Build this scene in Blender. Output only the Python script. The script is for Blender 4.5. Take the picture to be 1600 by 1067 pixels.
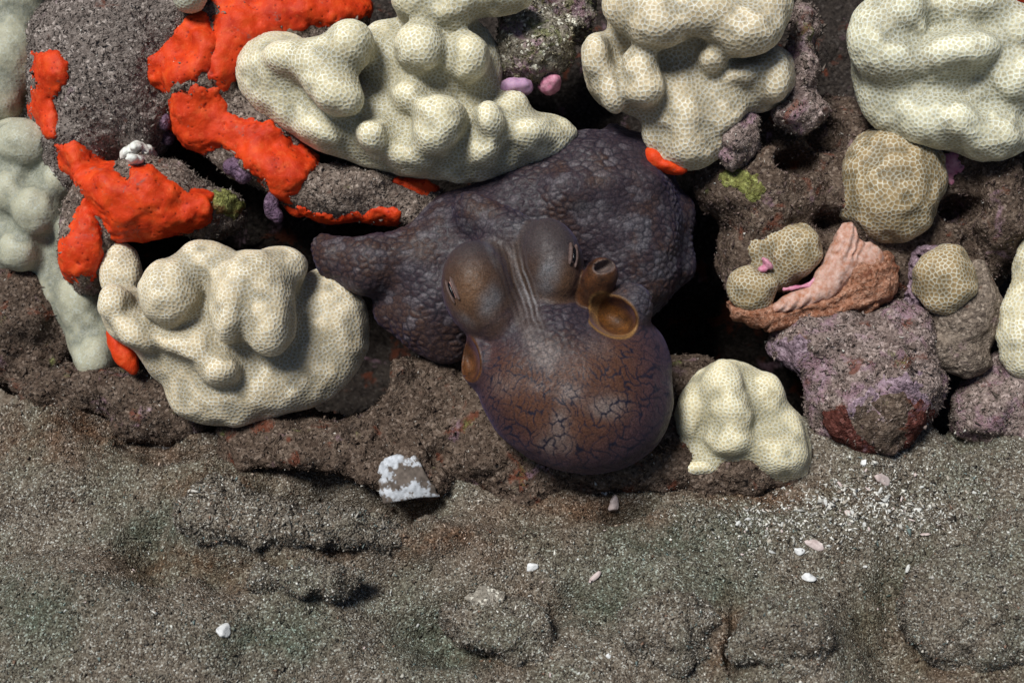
import bpy, math, random, time
import numpy as np
from mathutils import Vector, Matrix, kdtree

T0 = time.time()
for o in list(bpy.data.objects):
    bpy.data.objects.remove(o)
scene = bpy.context.scene
col = scene.collection
random.seed(7)
RNG = np.random.default_rng(11)
R = math.radians

# ------------------------------------------------------------------ frame
# Local frame: x to the right, y up along the reef face, z out of the reef; 1 unit = 0.25 mm.
S = 0.00025
DIST = 2200.0                      # camera distance from the eye of the octopus, in units
PITCH = R(50)
CP, SP = math.cos(PITCH), math.sin(PITCH)
GROUND_H = -153.0                  # height of the sand over the local origin, along world up
M3 = np.array([[1, 0, 0], [0, SP, -CP], [0, CP, SP]])
OFF = np.array([0, 0, -GROUND_H]) * S

def to_world(p):
    return (np.asarray(p, dtype=float) @ M3.T) * S + OFF

UP = np.array([0, CP, SP])         # world up in the local frame
FWD = np.array([0, SP, -CP])       # world +y in the local frame

# ------------------------------------------------------------------ camera
cam_data = bpy.data.cameras.new('camera')
cam = bpy.data.objects.new('camera', cam_data)
col.objects.link(cam)
cam.location = to_world([0, 0, DIST])
cam.rotation_euler = (math.pi / 2 - PITCH, 0, 0)
cam_data.sensor_width = 36.0
cam_data.lens = 36.0 * DIST / 1600.0
cam_data.clip_start = 0.01
cam_data.clip_end = 200.0
cam_data.dof.use_dof = True
cam_data.dof.focus_distance = (DIST - 40) * S
cam_data.dof.aperture_fstop = 11.0
scene.camera = cam

# ------------------------------------------------------------------ light
SUN_DIR = np.array([-0.33, 0.51, 0.79])          # towards the light, local frame
SUN_DIR = SUN_DIR / np.linalg.norm(SUN_DIR)
sw = M3 @ SUN_DIR
sun_el = math.asin(sw[2])
sun_az = math.atan2(sw[0], sw[1])
world = bpy.data.worlds.new('World')
scene.world = world
world.use_nodes = True
wn = world.node_tree.nodes
wl = world.node_tree.links
wn.clear()
wo = wn.new('ShaderNodeOutputWorld')
wb = wn.new('ShaderNodeBackground')
sky = wn.new('ShaderNodeTexSky')
sky.sky_type = 'NISHITA'
sky.sun_disc = False
sky.sun_elevation = sun_el
sky.sun_rotation = sun_az
wb.inputs['Strength'].default_value = 0.05
wl.new(sky.outputs[0], wb.inputs[0])
wl.new(wb.outputs[0], wo.inputs[0])
sun_data = bpy.data.lights.new('sun', 'SUN')
sun_data.energy = 5.0
sun_data.angle = R(18)
sun_data.color = (1.0, 0.99, 0.955)
sun = bpy.data.objects.new('sun', sun_data)
col.objects.link(sun)
sun.rotation_euler = Vector(sw).to_track_quat('Z', 'Y').to_euler()
sun.location = to_world([-800, 1200, 2600])

scene.view_settings.view_transform = 'Standard'
scene.view_settings.look = 'None'
scene.view_settings.exposure = -0.24
scene.view_settings.gamma = 1.0
scene.view_settings.use_curve_mapping = False
scene.cycles.max_bounces = 5
scene.cycles.diffuse_bounces = 2
scene.cycles.glossy_bounces = 2
scene.cycles.transmission_bounces = 2

# ------------------------------------------------------------------ noise
_NT = np.random.default_rng(5).random((64, 64, 64)).astype(np.float32)

def vnoise(p):
    i = np.floor(p).astype(np.int64)
    f = (p - i).astype(np.float32)
    f = f * f * (3 - 2 * f)
    i0 = i & 63
    i1 = (i + 1) & 63
    x0, y0, z0 = i0[..., 0], i0[..., 1], i0[..., 2]
    x1, y1, z1 = i1[..., 0], i1[..., 1], i1[..., 2]
    fx, fy, fz = f[..., 0], f[..., 1], f[..., 2]
    a = _NT[x0, y0, z0] * (1 - fx) + _NT[x1, y0, z0] * fx
    b = _NT[x0, y1, z0] * (1 - fx) + _NT[x1, y1, z0] * fx
    c = _NT[x0, y0, z1] * (1 - fx) + _NT[x1, y0, z1] * fx
    d = _NT[x0, y1, z1] * (1 - fx) + _NT[x1, y1, z1] * fx
    a = a * (1 - fy) + b * fy
    c = c * (1 - fy) + d * fy
    return (a * (1 - fz) + c * fz) * 2 - 1

def fbm(p, scale, octaves=3, seed=0.0, gain=0.5):
    p = np.asarray(p) / scale + seed * 7.31
    out = 0.0
    amp = 1.0
    for k in range(octaves):
        out = out + amp * vnoise(p)
        p = p * 2.03 + 13.7
        amp *= gain
    return out

def sstep(a, b, x):
    t = np.clip((x - a) / (b - a), 0, 1)
    return t * t * (3 - 2 * t)

# ------------------------------------------------------------------ distance fields
def at(px, py, z):
    s = (DIST - z) / DIST
    return np.array([(px - 800) * s, (533.5 - py) * s, z]), s

def px_of(P):
    k = DIST / (DIST - P[..., 2])
    return 800 + P[..., 0] * k, 533.5 - P[..., 1] * k

def smin(a, b, k):
    h = np.maximum(k - np.abs(a - b), 0) / k
    return np.minimum(a, b) - h * h * k * 0.25

def smax(a, b, k):
    return -smin(-a, -b, k)

def ell(px, py, z, rx, ry, rz, rot=0.0):
    c, s = at(px, py, z)
    r = np.array([rx, ry, rz]) * s
    ca, sa = math.cos(R(rot)), math.sin(R(rot))
    def f(P):
        q = P - c
        if rot:
            x = q[..., 0] * ca + q[..., 1] * sa
            y = -q[..., 0] * sa + q[..., 1] * ca
            q = np.stack([x, y, q[..., 2]], -1)
        u = q / r
        k0 = np.sqrt((u * u).sum(-1)) + 1e-9
        v = u / r
        k1 = np.sqrt((v * v).sum(-1)) + 1e-9
        return k0 * (k0 - 1) / k1
    f.lo = c - np.max(r[:2]) * np.array([1, 1, 0]) - np.array([0, 0, r[2]])
    f.hi = c + np.max(r[:2]) * np.array([1, 1, 0]) + np.array([0, 0, r[2]])
    return f

def cone(a, b, ra, rb):
    a, s1 = at(*a)
    b, s2 = at(*b)
    ra, rb = ra * s1, rb * s2
    d = b - a
    L2 = (d * d).sum()
    def f(P):
        q = P - a
        t = np.clip((q @ d) / L2, 0, 1)
        m = q - t[..., None] * d
        return np.sqrt((m * m).sum(-1)) - (ra + (rb - ra) * t)
    m = max(ra, rb)
    f.lo = np.minimum(a, b) - m
    f.hi = np.maximum(a, b) + m
    return f

def union(prims, k):
    fs = [ell(*p) if isinstance(p, tuple) else p for p in prims]
    def f(P):
        d = fs[0](P)
        for g in fs[1:]:
            d = smin(d, g(P), k)
        return d
    f.lo = np.min([g.lo for g in fs], 0)
    f.hi = np.max([g.hi for g in fs], 0)
    return f

def noisy(f, amp, scale, octaves=2, seed=0.0):
    def g(P):
        return f(P) + amp * fbm(P, scale, octaves, seed)
    g.lo, g.hi = f.lo - amp * 1.5, f.hi + amp * 1.5
    return g

def keep_front(f, zmin, k=20):
    def g(P):
        return smax(f(P), zmin - P[..., 2], k)
    g.lo = np.maximum(f.lo, [-1e9, -1e9, zmin - 2])
    g.hi = f.hi
    return g

def poly_dist(poly):
    """signed distance to an outline given in picture units, measured across the reef face"""
    pts = np.array(poly, float)
    def f(x, y):
        d = np.full(np.shape(x), 1e18)
        inside = np.zeros(np.shape(x), bool)
        n = len(pts)
        for i in range(n):
            a, b = pts[i], pts[(i + 1) % n]
            ex, ey = b - a
            wx, wy = x - a[0], y - a[1]
            t = np.clip((wx * ex + wy * ey) / (ex * ex + ey * ey), 0, 1)
            dx, dy = wx - t * ex, wy - t * ey
            d = np.minimum(d, dx * dx + dy * dy)
            if ey != 0:
                c = (a[1] <= y) != (b[1] <= y)
                inside ^= c & (x < a[0] + (y - a[1]) / ey * ex)
        d = np.sqrt(d)
        return np.where(inside, -d, d)
    return f

def surf(f, px, py, z0=400, z1=-700):
    """first point of a field along the line of sight through a picture position"""
    a, _ = at(px, py, z0)
    b, _ = at(px, py, z1)
    t = np.linspace(0, 1, 900)[:, None]
    P = a + (b - a) * t
    d = f(P)
    i = np.argmax(d < 0)
    if d[i] >= 0:
        return None, None
    p = P[i]
    g = grad(f, p[None])[0]
    return p, g / np.linalg.norm(g)

def grad(f, P, e=0.6):
    k = np.array([[1, -1, -1], [-1, -1, 1], [-1, 1, -1], [1, 1, 1]], float)
    g = 0
    for q in k:
        g = g + q * f(P + e * q)[..., None]
    return g / (4 * e)

# ------------------------------------------------------------------ meshing
def surface_nets(f, h, pad=2):
    lo = f.lo - h * pad
    n = np.ceil((f.hi + h * pad - lo) / h).astype(int) + 1
    ax = [lo[i] + h * np.arange(n[i]) for i in range(3)]
    G = np.stack(np.meshgrid(*ax, indexing='ij'), -1)
    V = f(G.reshape(-1, 3)).reshape(n)
    V[0] = V[-1] = 1; V[:, 0] = V[:, -1] = 1; V[:, :, 0] = V[:, :, -1] = 1
    neg = V < 0
    c = n - 1
    acc = np.zeros((*c, 3)); cnt = np.zeros(c)
    corners = [(i, j, k) for i in (0, 1) for j in (0, 1) for k in (0, 1)]
    def sl(o):
        return tuple(slice(o[d], o[d] + c[d]) for d in range(3))
    for a in corners:
        for d in range(3):
            if a[d]:
                continue
            b = list(a); b[d] = 1
            va, vb = V[sl(a)], V[sl(b)]
            x = (va < 0) != (vb < 0)
            t = np.where(x, va / np.where(x, va - vb, 1), 0)
            for e in range(3):
                acc[..., e] += np.where(x, a[e] + (t if e == d else 0), 0)
            cnt += x
    act = cnt > 0
    idx = np.full(c, -1)
    idx[act] = np.arange(act.sum())
    ii = np.stack(np.nonzero(act), -1)
    verts = lo + h * (ii + acc[act] / cnt[act][:, None])
    faces = []
    for d in range(3):
        u, w = (d + 1) % 3, (d + 2) % 3
        s0 = [slice(1, -1)] * 3; s1 = [slice(1, -1)] * 3
        s0[d] = slice(0, n[d] - 1); s1[d] = slice(1, n[d])
        a, b = neg[tuple(s0)], neg[tuple(s1)]
        for flip in (0, 1):
            m = (a & ~b) if not flip else (~a & b)
            q = np.stack(np.nonzero(m), -1)
            if not len(q):
                continue
            q = q.copy()
            for e in range(3):
                if e != d:
                    q[:, e] += 1
            def cell(du, dw):
                r = q.copy()
                r[:, u] += du; r[:, w] += dw
                return idx[r[:, 0], r[:, 1], r[:, 2]]
            quad = [cell(-1, -1), cell(0, -1), cell(0, 0), cell(-1, 0)]
            if flip:
                quad = quad[::-1]
            faces.append(np.stack(quad, -1))
    F = np.concatenate(faces)
    F = F[(F >= 0).all(1)]
    return verts, F

def project(f, V, it=2, limit=4.0, normals=False):
    for _ in range(it):
        d = f(V)
        g = grad(f, V)
        n2 = (g * g).sum(-1)
        st = np.clip(d / np.sqrt(n2 + 1e-9), -limit, limit)
        V = V - (st / np.sqrt(n2 + 1e-9))[:, None] * g
    return (V, g) if normals else V

def subdivide(V, F):
    e = np.concatenate([F[:, [0, 1]], F[:, [1, 2]], F[:, [2, 3]], F[:, [3, 0]]])
    e.sort(1)
    key = e[:, 0].astype(np.int64) * len(V) + e[:, 1]
    u, first, inv = np.unique(key, return_index=True, return_inverse=True)
    inv = inv.reshape(-1)
    mid = (V[e[first, 0]] + V[e[first, 1]]) / 2
    cen = V[F].mean(1)
    n, m, k = len(V), len(u), len(F)
    em = (n + inv).reshape(4, k)
    c = n + m + np.arange(k)
    out = []
    for i in range(4):
        out.append(np.stack([F[:, i], em[i], c, em[i - 1]], -1))
    return np.concatenate([V, mid, cen]), np.concatenate(out)

def skin(f, h, levels, back=None):
    V, F = surface_nets(f, h)
    V = project(f, V, 2, h)
    if back is not None:
        g = grad(f, V)
        g = g[:, 2] / (np.linalg.norm(g, axis=1) + 1e-9)
        F = F[(g[F] > back).any(1)]
        used = np.unique(F)
        new = np.zeros(len(V), int)
        new[used] = np.arange(len(used))
        V, F = V[used], new[F]
    for _ in range(levels):
        V, F = subdivide(V, F)
        V, g = project(f, V, 1, h / 2, True)
    if not levels:
        g = grad(f, V)
    N = g / (np.linalg.norm(g, axis=1)[:, None] + 1e-9)
    return V, F, N

TRIS = [0]

def link(name, V, F, mat, attrs=None, parent=None, smooth=True, origin=None):
    W = to_world(V)
    if origin is None:
        lo, hi = W.min(0), W.max(0)
        origin = np.array([(lo[0] + hi[0]) / 2, (lo[1] + hi[1]) / 2, lo[2]])
    me = bpy.data.meshes.new(name)
    F = np.asarray(F)
    k = F.shape[1]
    me.vertices.add(len(W))
    me.vertices.foreach_set('co', (W - origin).astype(np.float32).ravel())
    me.loops.add(F.size)
    me.loops.foreach_set('vertex_index', F.astype(np.int32).ravel())
    me.polygons.add(len(F))
    me.polygons.foreach_set('loop_start', np.arange(0, F.size, k, dtype=np.int32))
    if smooth:
        me.polygons.foreach_set('use_smooth', np.ones(len(F), bool))
    for an, av in (attrs or {}).items():
        av = np.asarray(av, np.float32)
        if av.ndim == 1:
            a = me.attributes.new(an, 'FLOAT', 'POINT')
            a.data.foreach_set('value', av)
        else:
            a = me.attributes.new(an, 'FLOAT_COLOR', 'POINT')
            if av.shape[1] == 3:
                av = np.concatenate([av, np.ones((len(av), 1), np.float32)], 1)
            a.data.foreach_set('color', av.ravel())
    me.update(calc_edges=True)
    me.materials.append(mat)
    ob = bpy.data.objects.new(name, me)
    col.objects.link(ob)
    ob.location = origin
    TRIS[0] += len(F) * (k - 2)
    if parent is not None:
        ob.parent = parent
        q, off = parent, Vector((0, 0, 0))
        while q is not None:
            off = off + q.location
            q = q.parent
        ob.location = Vector(origin) - off
    return ob

def tag(o, label, cat, group=None):
    o['label'] = label
    o['category'] = cat
    if group:
        o['group'] = group
    return o

def empty(name, p):
    o = bpy.data.objects.new(name, None)
    o.empty_display_size = 0.01
    col.objects.link(o)
    o.location = to_world(p)
    return o

# ------------------------------------------------------------------ cells on a skin
def seeds_on(Q, r, rng):
    """evenly spread seeds, no two closer than r, moved once to the middle of their cells"""
    kd = kdtree.KDTree(len(Q))
    for i, q in enumerate(Q):
        kd.insert(q, i)
    kd.balance()
    taken = np.zeros(len(Q), bool)
    out = []
    for i in rng.permutation(len(Q)):
        if taken[i]:
            continue
        out.append(i)
        taken[[t[1] for t in kd.find_range(Q[i], r)]] = True
    return Q[out]

def cells(Q, spacing, rng, relax=1):
    """distance to the middle and to the border of the cell each point lies in, and the cell's number"""
    s = seeds_on(Q, spacing * 0.62, rng)
    for step in range(relax + 1):
        kd = kdtree.KDTree(len(s))
        for i, q in enumerate(s):
            kd.insert(q, i)
        kd.balance()
        if step < relax:
            sub = rng.permutation(len(Q))[:max(len(Q) // 3, 1)]
            own = np.array([kd.find(Q[i])[1] for i in sub])
            c = np.bincount(own, minlength=len(s))
            m = np.stack([np.bincount(own, Q[sub, d], len(s)) for d in range(3)], -1)
            s = np.where(c[:, None] > 0, m / np.maximum(c, 1)[:, None], s)
    i1 = np.empty(len(Q), int); i2 = np.empty(len(Q), int)
    d1 = np.empty(len(Q)); d2 = np.empty(len(Q))
    for j in range(len(Q)):
        r = kd.find_n(Q[j], 2)
        i1[j], d1[j] = r[0][1], r[0][2]
        i2[j], d2[j] = r[-1][1], r[-1][2]
    gap = np.linalg.norm(s[i1] - s[i2], axis=1) + 1e-6
    return d1, (d2 * d2 - d1 * d1) / (2 * gap), i1

def front_cells(V, N, Q, spacing, rng, relax=1):
    """cells() on the side that can be seen from before the reef"""
    m = N[:, 2] > -0.4
    d1 = np.full(len(V), spacing * 0.3); e = np.full(len(V), spacing * 0.2); own = np.zeros(len(V), int)
    d1[m], e[m], own[m] = cells(Q[m], spacing, rng, relax)
    return d1, e, own

# ------------------------------------------------------------------ materials
class Nodes:
    def __init__(self, name):
        self.m = bpy.data.materials.new(name)
        self.m.use_nodes = True
        self.t = self.m.node_tree
        self.t.nodes.clear()
        self.out = self.t.nodes.new('ShaderNodeOutputMaterial')
        self.b = self.t.nodes.new('ShaderNodeBsdfPrincipled')
        self.t.links.new(self.b.outputs[0], self.out.inputs['Surface'])
        g = self.t.nodes.new('ShaderNodeNewGeometry')
        self.pos = g.outputs['Position']
    def put(self, sock, v):
        if hasattr(v, 'is_output'):
            self.t.links.new(v, sock)
        elif v is not None:
            if isinstance(v, tuple) and len(v) == 3 and sock.type == 'RGBA':
                v = (*v, 1)
            sock.default_value = v
    def set(self, **kw):
        for k, v in kw.items():
            self.put(self.b.inputs[k.replace('_', ' ')], v)
    def attr(self, name, color=False):
        n = self.t.nodes.new('ShaderNodeAttribute')
        n.attribute_name = name
        return n.outputs['Color' if color else 'Fac']
    def noise(self, size, detail=3, rough=0.55, vec=None, dist=0.0):
        n = self.t.nodes.new('ShaderNodeTexNoise')
        self.put(n.inputs['Vector'], vec or self.pos)
        n.inputs['Scale'].default_value = 1 / (size * S)
        n.inputs['Detail'].default_value = detail
        n.inputs['Roughness'].default_value = rough
        n.inputs['Distortion'].default_value = dist
        return n.outputs['Fac']
    def voronoi(self, size, out='Distance', feature='F1', rand=1.0):
        n = self.t.nodes.new('ShaderNodeTexVoronoi')
        n.feature = feature
        self.put(n.inputs['Vector'], self.pos)
        n.inputs['Scale'].default_value = 1 / (size * S)
        n.inputs['Randomness'].default_value = rand
        return n.outputs[out]
    def ramp(self, fac, stops, interp='LINEAR'):
        n = self.t.nodes.new('ShaderNodeValToRGB')
        n.color_ramp.interpolation = interp
        e = n.color_ramp.elements
        while len(e) < len(stops):
            e.new(0.5)
        for x, (p, c) in zip(e, stops):
            x.position = p
            x.color = (*c, 1) if isinstance(c, tuple) else (c, c, c, 1)
        self.put(n.inputs[0], fac)
        return n.outputs[0]
    def mix(self, fac, a, b, mode='MIX'):
        n = self.t.nodes.new('ShaderNodeMix')
        n.data_type = 'RGBA'
        n.blend_type = mode
        self.put(n.inputs[0], fac)
        self.put(n.inputs[6], a)
        self.put(n.inputs[7], b)
        return n.outputs[2]
    def math(self, op, a, b=None, clamp=False):
        n = self.t.nodes.new('ShaderNodeMath')
        n.operation = op
        n.use_clamp = clamp
        self.put(n.inputs[0], a)
        if b is not None:
            self.put(n.inputs[1], b)
        return n.outputs[0]
    def rng(self, v, a, b, c=0.0, d=1.0):
        n = self.t.nodes.new('ShaderNodeMapRange')
        n.interpolation_type = 'SMOOTHSTEP'
        self.put(n.inputs[0], v)
        for i, x in enumerate((a, b, c, d)):
            n.inputs[i + 1].default_value = x
        return n.outputs[0]
    def bump(self, h, size, strength=1.0, normal=None):
        n = self.t.nodes.new('ShaderNodeBump')
        n.inputs['Strength'].default_value = strength
        n.inputs['Distance'].default_value = size * S
        self.put(n.inputs['Height'], h)
        if normal is not None:
            self.put(n.inputs['Normal'], normal)
        return n.outputs[0]

def mat_coral(name, cell, wall, pale):
    n = Nodes(name)
    edge, cen = n.attr('edge'), n.attr('mid')
    big = n.noise(70, 2)
    c = n.mix(n.rng(big, 0.35, 0.65), cell, pale)
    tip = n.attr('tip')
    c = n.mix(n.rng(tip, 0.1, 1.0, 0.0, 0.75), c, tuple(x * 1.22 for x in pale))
    c = n.mix(n.rng(tip, -0.1, -0.9, 0.0, 0.8), c, (cell[0] * 0.66, cell[1] * 0.70, cell[2] * 0.74))  # valley shading painted into the cell colour
    ring = n.math('MULTIPLY', n.rng(cen, 1.4, 2.3), n.rng(cen, 3.6, 2.7))
    c = n.mix(n.math('MULTIPLY', ring, 0.28), c, tuple(min(1, x * 1.5) for x in pale))
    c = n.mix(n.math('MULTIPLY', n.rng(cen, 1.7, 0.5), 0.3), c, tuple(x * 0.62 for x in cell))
    w = n.math('MULTIPLY', n.rng(edge, 1.3, 0.25), n.rng(n.noise(28, 2), 0.25, 0.6, 0.55, 1.0))
    wall_c = n.mix(n.rng(tip, -0.8, 0.8), tuple(x * 0.62 for x in wall), wall)  # walls carry the same painted valley shading
    c = n.mix(w, c, wall_c)
    n.set(Base_Color=c, Roughness=0.52, Subsurface_Weight=0.22, Subsurface_Scale=3 * S)
    n.b.inputs['Subsurface Radius'].default_value = (1.0, 0.8, 0.5)
    n.b.inputs['Specular IOR Level'].default_value = 0.22
    n.put(n.b.inputs['Normal'], n.bump(n.noise(3, 2), 0.8, 0.5))
    return n.m

def mat_rock(name, base, light, dark, pink=0.0, green=0.0, rust=0.0, speck=0.5):
    n = Nodes(name)
    fine = n.noise(7, 4, 0.75)
    mid = n.noise(38, 4, 0.65)
    c = n.ramp(mid, [(0.28, dark), (0.5, base), (0.74, light)])
    c = n.mix(n.rng(fine, 0.34, 0.66), n.mix(0.62, c, dark), n.mix(0.42, c, light))
    g = n.voronoi(4.2, 'Color')
    gv = n.t.nodes.new('ShaderNodeSeparateColor')
    n.put(gv.inputs[0], g)
    c = n.mix(n.math('MULTIPLY', n.rng(gv.outputs[0], 0.78, 0.96), speck), c, tuple(min(1, x * 1.9 + 0.08) for x in light))
    c = n.mix(n.math('MULTIPLY', n.rng(gv.outputs[1], 0.75, 0.95), 0.55), c, tuple(x * 0.35 for x in dark))
    if pink:
        m = n.math('MULTIPLY', n.rng(n.noise(58, 4, 0.6, dist=0.4), 0.64 - 0.22 * pink, 0.74 - 0.2 * pink), n.rng(fine, 0.28, 0.55))
        c = n.mix(n.math('MULTIPLY', m, 0.8), c, n.ramp(n.noise(16, 3), [(0.3, (0.18, 0.09, 0.115)), (0.55, (0.34, 0.215, 0.265)), (0.75, (0.5, 0.39, 0.43))]))
    if rust:
        m = n.rng(n.noise(46, 4, 0.6, dist=0.5), 0.66 - 0.2 * rust, 0.76 - 0.2 * rust)
        c = n.mix(n.math('MULTIPLY', m, 0.75), c, (0.15, 0.045, 0.025))
    if green:
        m = n.rng(n.noise(52, 4, 0.65, dist=0.3), 0.66 - 0.2 * green, 0.74 - 0.2 * green)
        c = n.mix(n.math('MULTIPLY', m, 0.7), c, n.ramp(fine, [(0.35, (0.05, 0.06, 0.02)), (0.65, (0.25, 0.27, 0.09))]))
    n.set(Base_Color=c, Roughness=0.9)
    n.b.inputs['Specular IOR Level'].default_value = 0.06
    h = n.math('ADD', n.math('MULTIPLY', n.noise(5, 3, 0.7), 1.0), n.math('MULTIPLY', n.noise(17, 3, 0.7), 1.6))
    n.put(n.b.inputs['Normal'], n.bump(h, 5.5, 1.0))
    return n.m

def mat_sponge():
    n = Nodes('red_sponge')
    pore = n.attr('pore')
    c = n.ramp(n.noise(30, 3), [(0.3, (0.46, 0.026, 0.005)), (0.55, (0.64, 0.048, 0.007)), (0.75, (0.74, 0.08, 0.012))])
    c = n.mix(n.rng(n.noise(5, 3), 0.55, 0.75, 0, 0.35), c, (0.86, 0.13, 0.045))
    c = n.mix(n.rng(pore, 0.2, 0.9, 0.0, 0.8), c, (0.2, 0.008, 0.005))
    c = n.mix(n.rng(n.noise(14, 3, 0.6), 0.5, 0.72, 0.0, 0.5), c, (0.72, 0.115, 0.03))
    film_shade = n.math('MULTIPLY', n.rng(n.noise(34, 5, 0.75, dist=0.6), 0.58, 0.70), n.rng(n.noise(6, 3), 0.4, 0.6))
    c = n.mix(n.math('MULTIPLY', film_shade, 0.75), c, (0.17, 0.13, 0.11))
    n.set(Base_Color=c, Roughness=0.55, Subsurface_Weight=0.1, Subsurface_Scale=3 * S)
    n.b.inputs['Specular IOR Level'].default_value = 0.2
    n.b.inputs['Subsurface Radius'].default_value = (1.0, 0.25, 0.1)
    n.put(n.b.inputs['Normal'], n.bump(n.noise(4, 4, 0.7), 1.6, 0.7))
    return n.m

def mat_octopus():
    n = Nodes('octopus_skin')
    c = n.attr('tint', True)
    f = n.noise(2.4, 2, 0.7)
    c = n.mix(1.0, c, n.ramp(f, [(0.3, 0.55), (0.7, 1.4)]), 'MULTIPLY')
    n.set(Base_Color=c, Roughness=n.rng(n.noise(9, 3), 0.3, 0.7, 0.42, 0.64), Subsurface_Weight=0.12, Subsurface_Scale=4 * S)
    n.b.inputs['Subsurface Radius'].default_value = (1.0, 0.45, 0.3)
    n.b.inputs['Specular IOR Level'].default_value = 0.25
    n.b.inputs['Sheen Weight'].default_value = 0.06
    n.b.inputs['Sheen Roughness'].default_value = 0.45
    n.b.inputs['Sheen Tint'].default_value = (0.42, 0.4, 0.95, 1)
    h = n.math('ADD', n.noise(2.6, 2), n.math('MULTIPLY', n.noise(8, 3), 1.2))
    n.put(n.b.inputs['Normal'], n.bump(h, 1.2, 0.55))
    return n.m

def mat_plain(name, a, b, rough=0.6, size=12, bump=1.0, sss=0.0, spec=0.15):
    n = Nodes(name)
    c = n.ramp(n.noise(size, 4, 0.65), [(0.32, a), (0.68, b)])
    n.set(Base_Color=c, Roughness=rough)
    n.b.inputs['Specular IOR Level'].default_value = spec
    if sss:
        n.set(Subsurface_Weight=sss, Subsurface_Scale=4 * S)
    n.put(n.b.inputs['Normal'], n.bump(n.noise(size * 0.35, 3, 0.7), bump, 0.8))
    return n.m

def mat_tint(name, rough=0.75):
    n = Nodes(name)
    n.set(Base_Color=n.attr('tint', True), Roughness=rough)
    n.b.inputs['Specular IOR Level'].default_value = 0.1
    n.put(n.b.inputs['Normal'], n.bump(n.noise(3, 3), 1.0, 0.5))
    return n.m

def mat_sand():
    n = Nodes('coarse_sand')
    v = n.t.nodes.new('ShaderNodeSeparateColor')
    n.put(v.inputs[0], n.voronoi(2.3, 'Color'))
    c = n.ramp(v.outputs[0], [(0.0, (0.06, 0.05, 0.042)), (0.3, (0.14, 0.112, 0.085)), (0.6, (0.215, 0.182, 0.143)), (0.88, (0.31, 0.277, 0.228)), (0.98, (0.58, 0.57, 0.52))])
    c = n.mix(n.rng(n.noise(22, 4, 0.7), 0.35, 0.7, 0.0, 0.7), c, n.mix(1.0, c, (0.6, 0.56, 0.52), 'MULTIPLY'))
    patch = n.noise(130, 3, 0.55)
    c = n.mix(n.rng(patch, 0.40, 0.65, 0.0, 0.6), c, n.mix(1.0, c, (0.82, 0.96, 0.92), 'MULTIPLY'))
    f = n.t.nodes.new('ShaderNodeSeparateColor')
    n.put(f.inputs[0], n.attr('film_shade', True))
    rag = n.rng(n.noise(26, 4, 0.7), 0.3, 0.62, 0.25, 1.0)
    c = n.mix(n.math('MULTIPLY', f.outputs[0], rag), c, n.mix(1.0, c, (0.66, 0.44, 0.33), 'MULTIPLY'))
    c = n.mix(n.math('MULTIPLY', f.outputs[1], rag), c, n.mix(1.0, c, (0.56, 0.67, 0.63), 'MULTIPLY'))  # teal darkening is painted shade of the sand hollows
    n.set(Base_Color=c, Roughness=0.85)
    n.b.inputs['Specular IOR Level'].default_value = 0.1
    h = n.math('ADD', n.math('MULTIPLY', n.voronoi(2.3), -0.6), n.math('MULTIPLY', n.noise(14, 4, 0.75), 1.8))
    n.put(n.b.inputs['Normal'], n.bump(h, 3.4, 1.0))
    return n.m

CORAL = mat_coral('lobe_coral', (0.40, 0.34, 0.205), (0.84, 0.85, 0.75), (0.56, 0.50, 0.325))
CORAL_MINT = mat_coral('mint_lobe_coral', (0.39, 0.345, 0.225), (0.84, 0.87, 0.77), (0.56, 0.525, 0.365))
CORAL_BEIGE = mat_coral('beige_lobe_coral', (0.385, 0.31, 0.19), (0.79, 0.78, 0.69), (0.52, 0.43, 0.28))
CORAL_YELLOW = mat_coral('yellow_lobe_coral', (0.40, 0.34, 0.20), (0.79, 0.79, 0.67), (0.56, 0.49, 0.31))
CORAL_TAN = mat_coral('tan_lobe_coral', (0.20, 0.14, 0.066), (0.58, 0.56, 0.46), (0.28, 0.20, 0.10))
CORAL_GREY = mat_coral('hazed_grey_lobe_coral', (0.28, 0.275, 0.205), (0.46, 0.48, 0.41), (0.35, 0.34, 0.25))  # grey of the water haze put into the coral colour
ROCK = mat_rock('turf_rock', (0.19, 0.142, 0.112), (0.35, 0.285, 0.24), (0.075, 0.053, 0.044), pink=0.12, rust=0.3, green=0.1, speck=0.35)
ROCK_BROWN = mat_rock('brown_turf_rock', (0.1, 0.068, 0.05), (0.21, 0.157, 0.12), (0.042, 0.028, 0.021), pink=0.12, rust=0.4, green=0.12, speck=0.3)
ROCK_GREY = mat_rock('grey_turf_rock', (0.2, 0.165, 0.145), (0.34, 0.29, 0.258), (0.09, 0.07, 0.062), pink=0.05, rust=0.2, speck=0.45)
ROCK_PINK = mat_rock('coralline_rock', (0.25, 0.185, 0.16), (0.42, 0.335, 0.305), (0.1, 0.068, 0.062), pink=0.62, rust=0.4, green=0.15, speck=0.35)
ROCK_SHADE = mat_rock('shade_reef_rock', (0.04, 0.032, 0.028), (0.08, 0.065, 0.055), (0.012, 0.01, 0.01), pink=0.1, rust=0.4, speck=0.2)  # near black colour paints crevice shade onto the rear reef
ROCK_GREEN = mat_rock('algae_rock', (0.24, 0.205, 0.15), (0.52, 0.47, 0.39), (0.05, 0.04, 0.03), pink=0.5, green=0.55, rust=0.3, speck=0.8)
ROCK_SAND = mat_rock('sediment_rock', (0.19, 0.158, 0.128), (0.34, 0.3, 0.25), (0.075, 0.06, 0.048), pink=0.05, rust=0.2, green=0.05, speck=0.6)
SAND = mat_sand()
SPONGE = mat_sponge()
OCTO = mat_octopus()
GRAIN = mat_tint('sand_grains')
FUZZ = mat_tint('turf_fuzz', 0.9)
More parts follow.
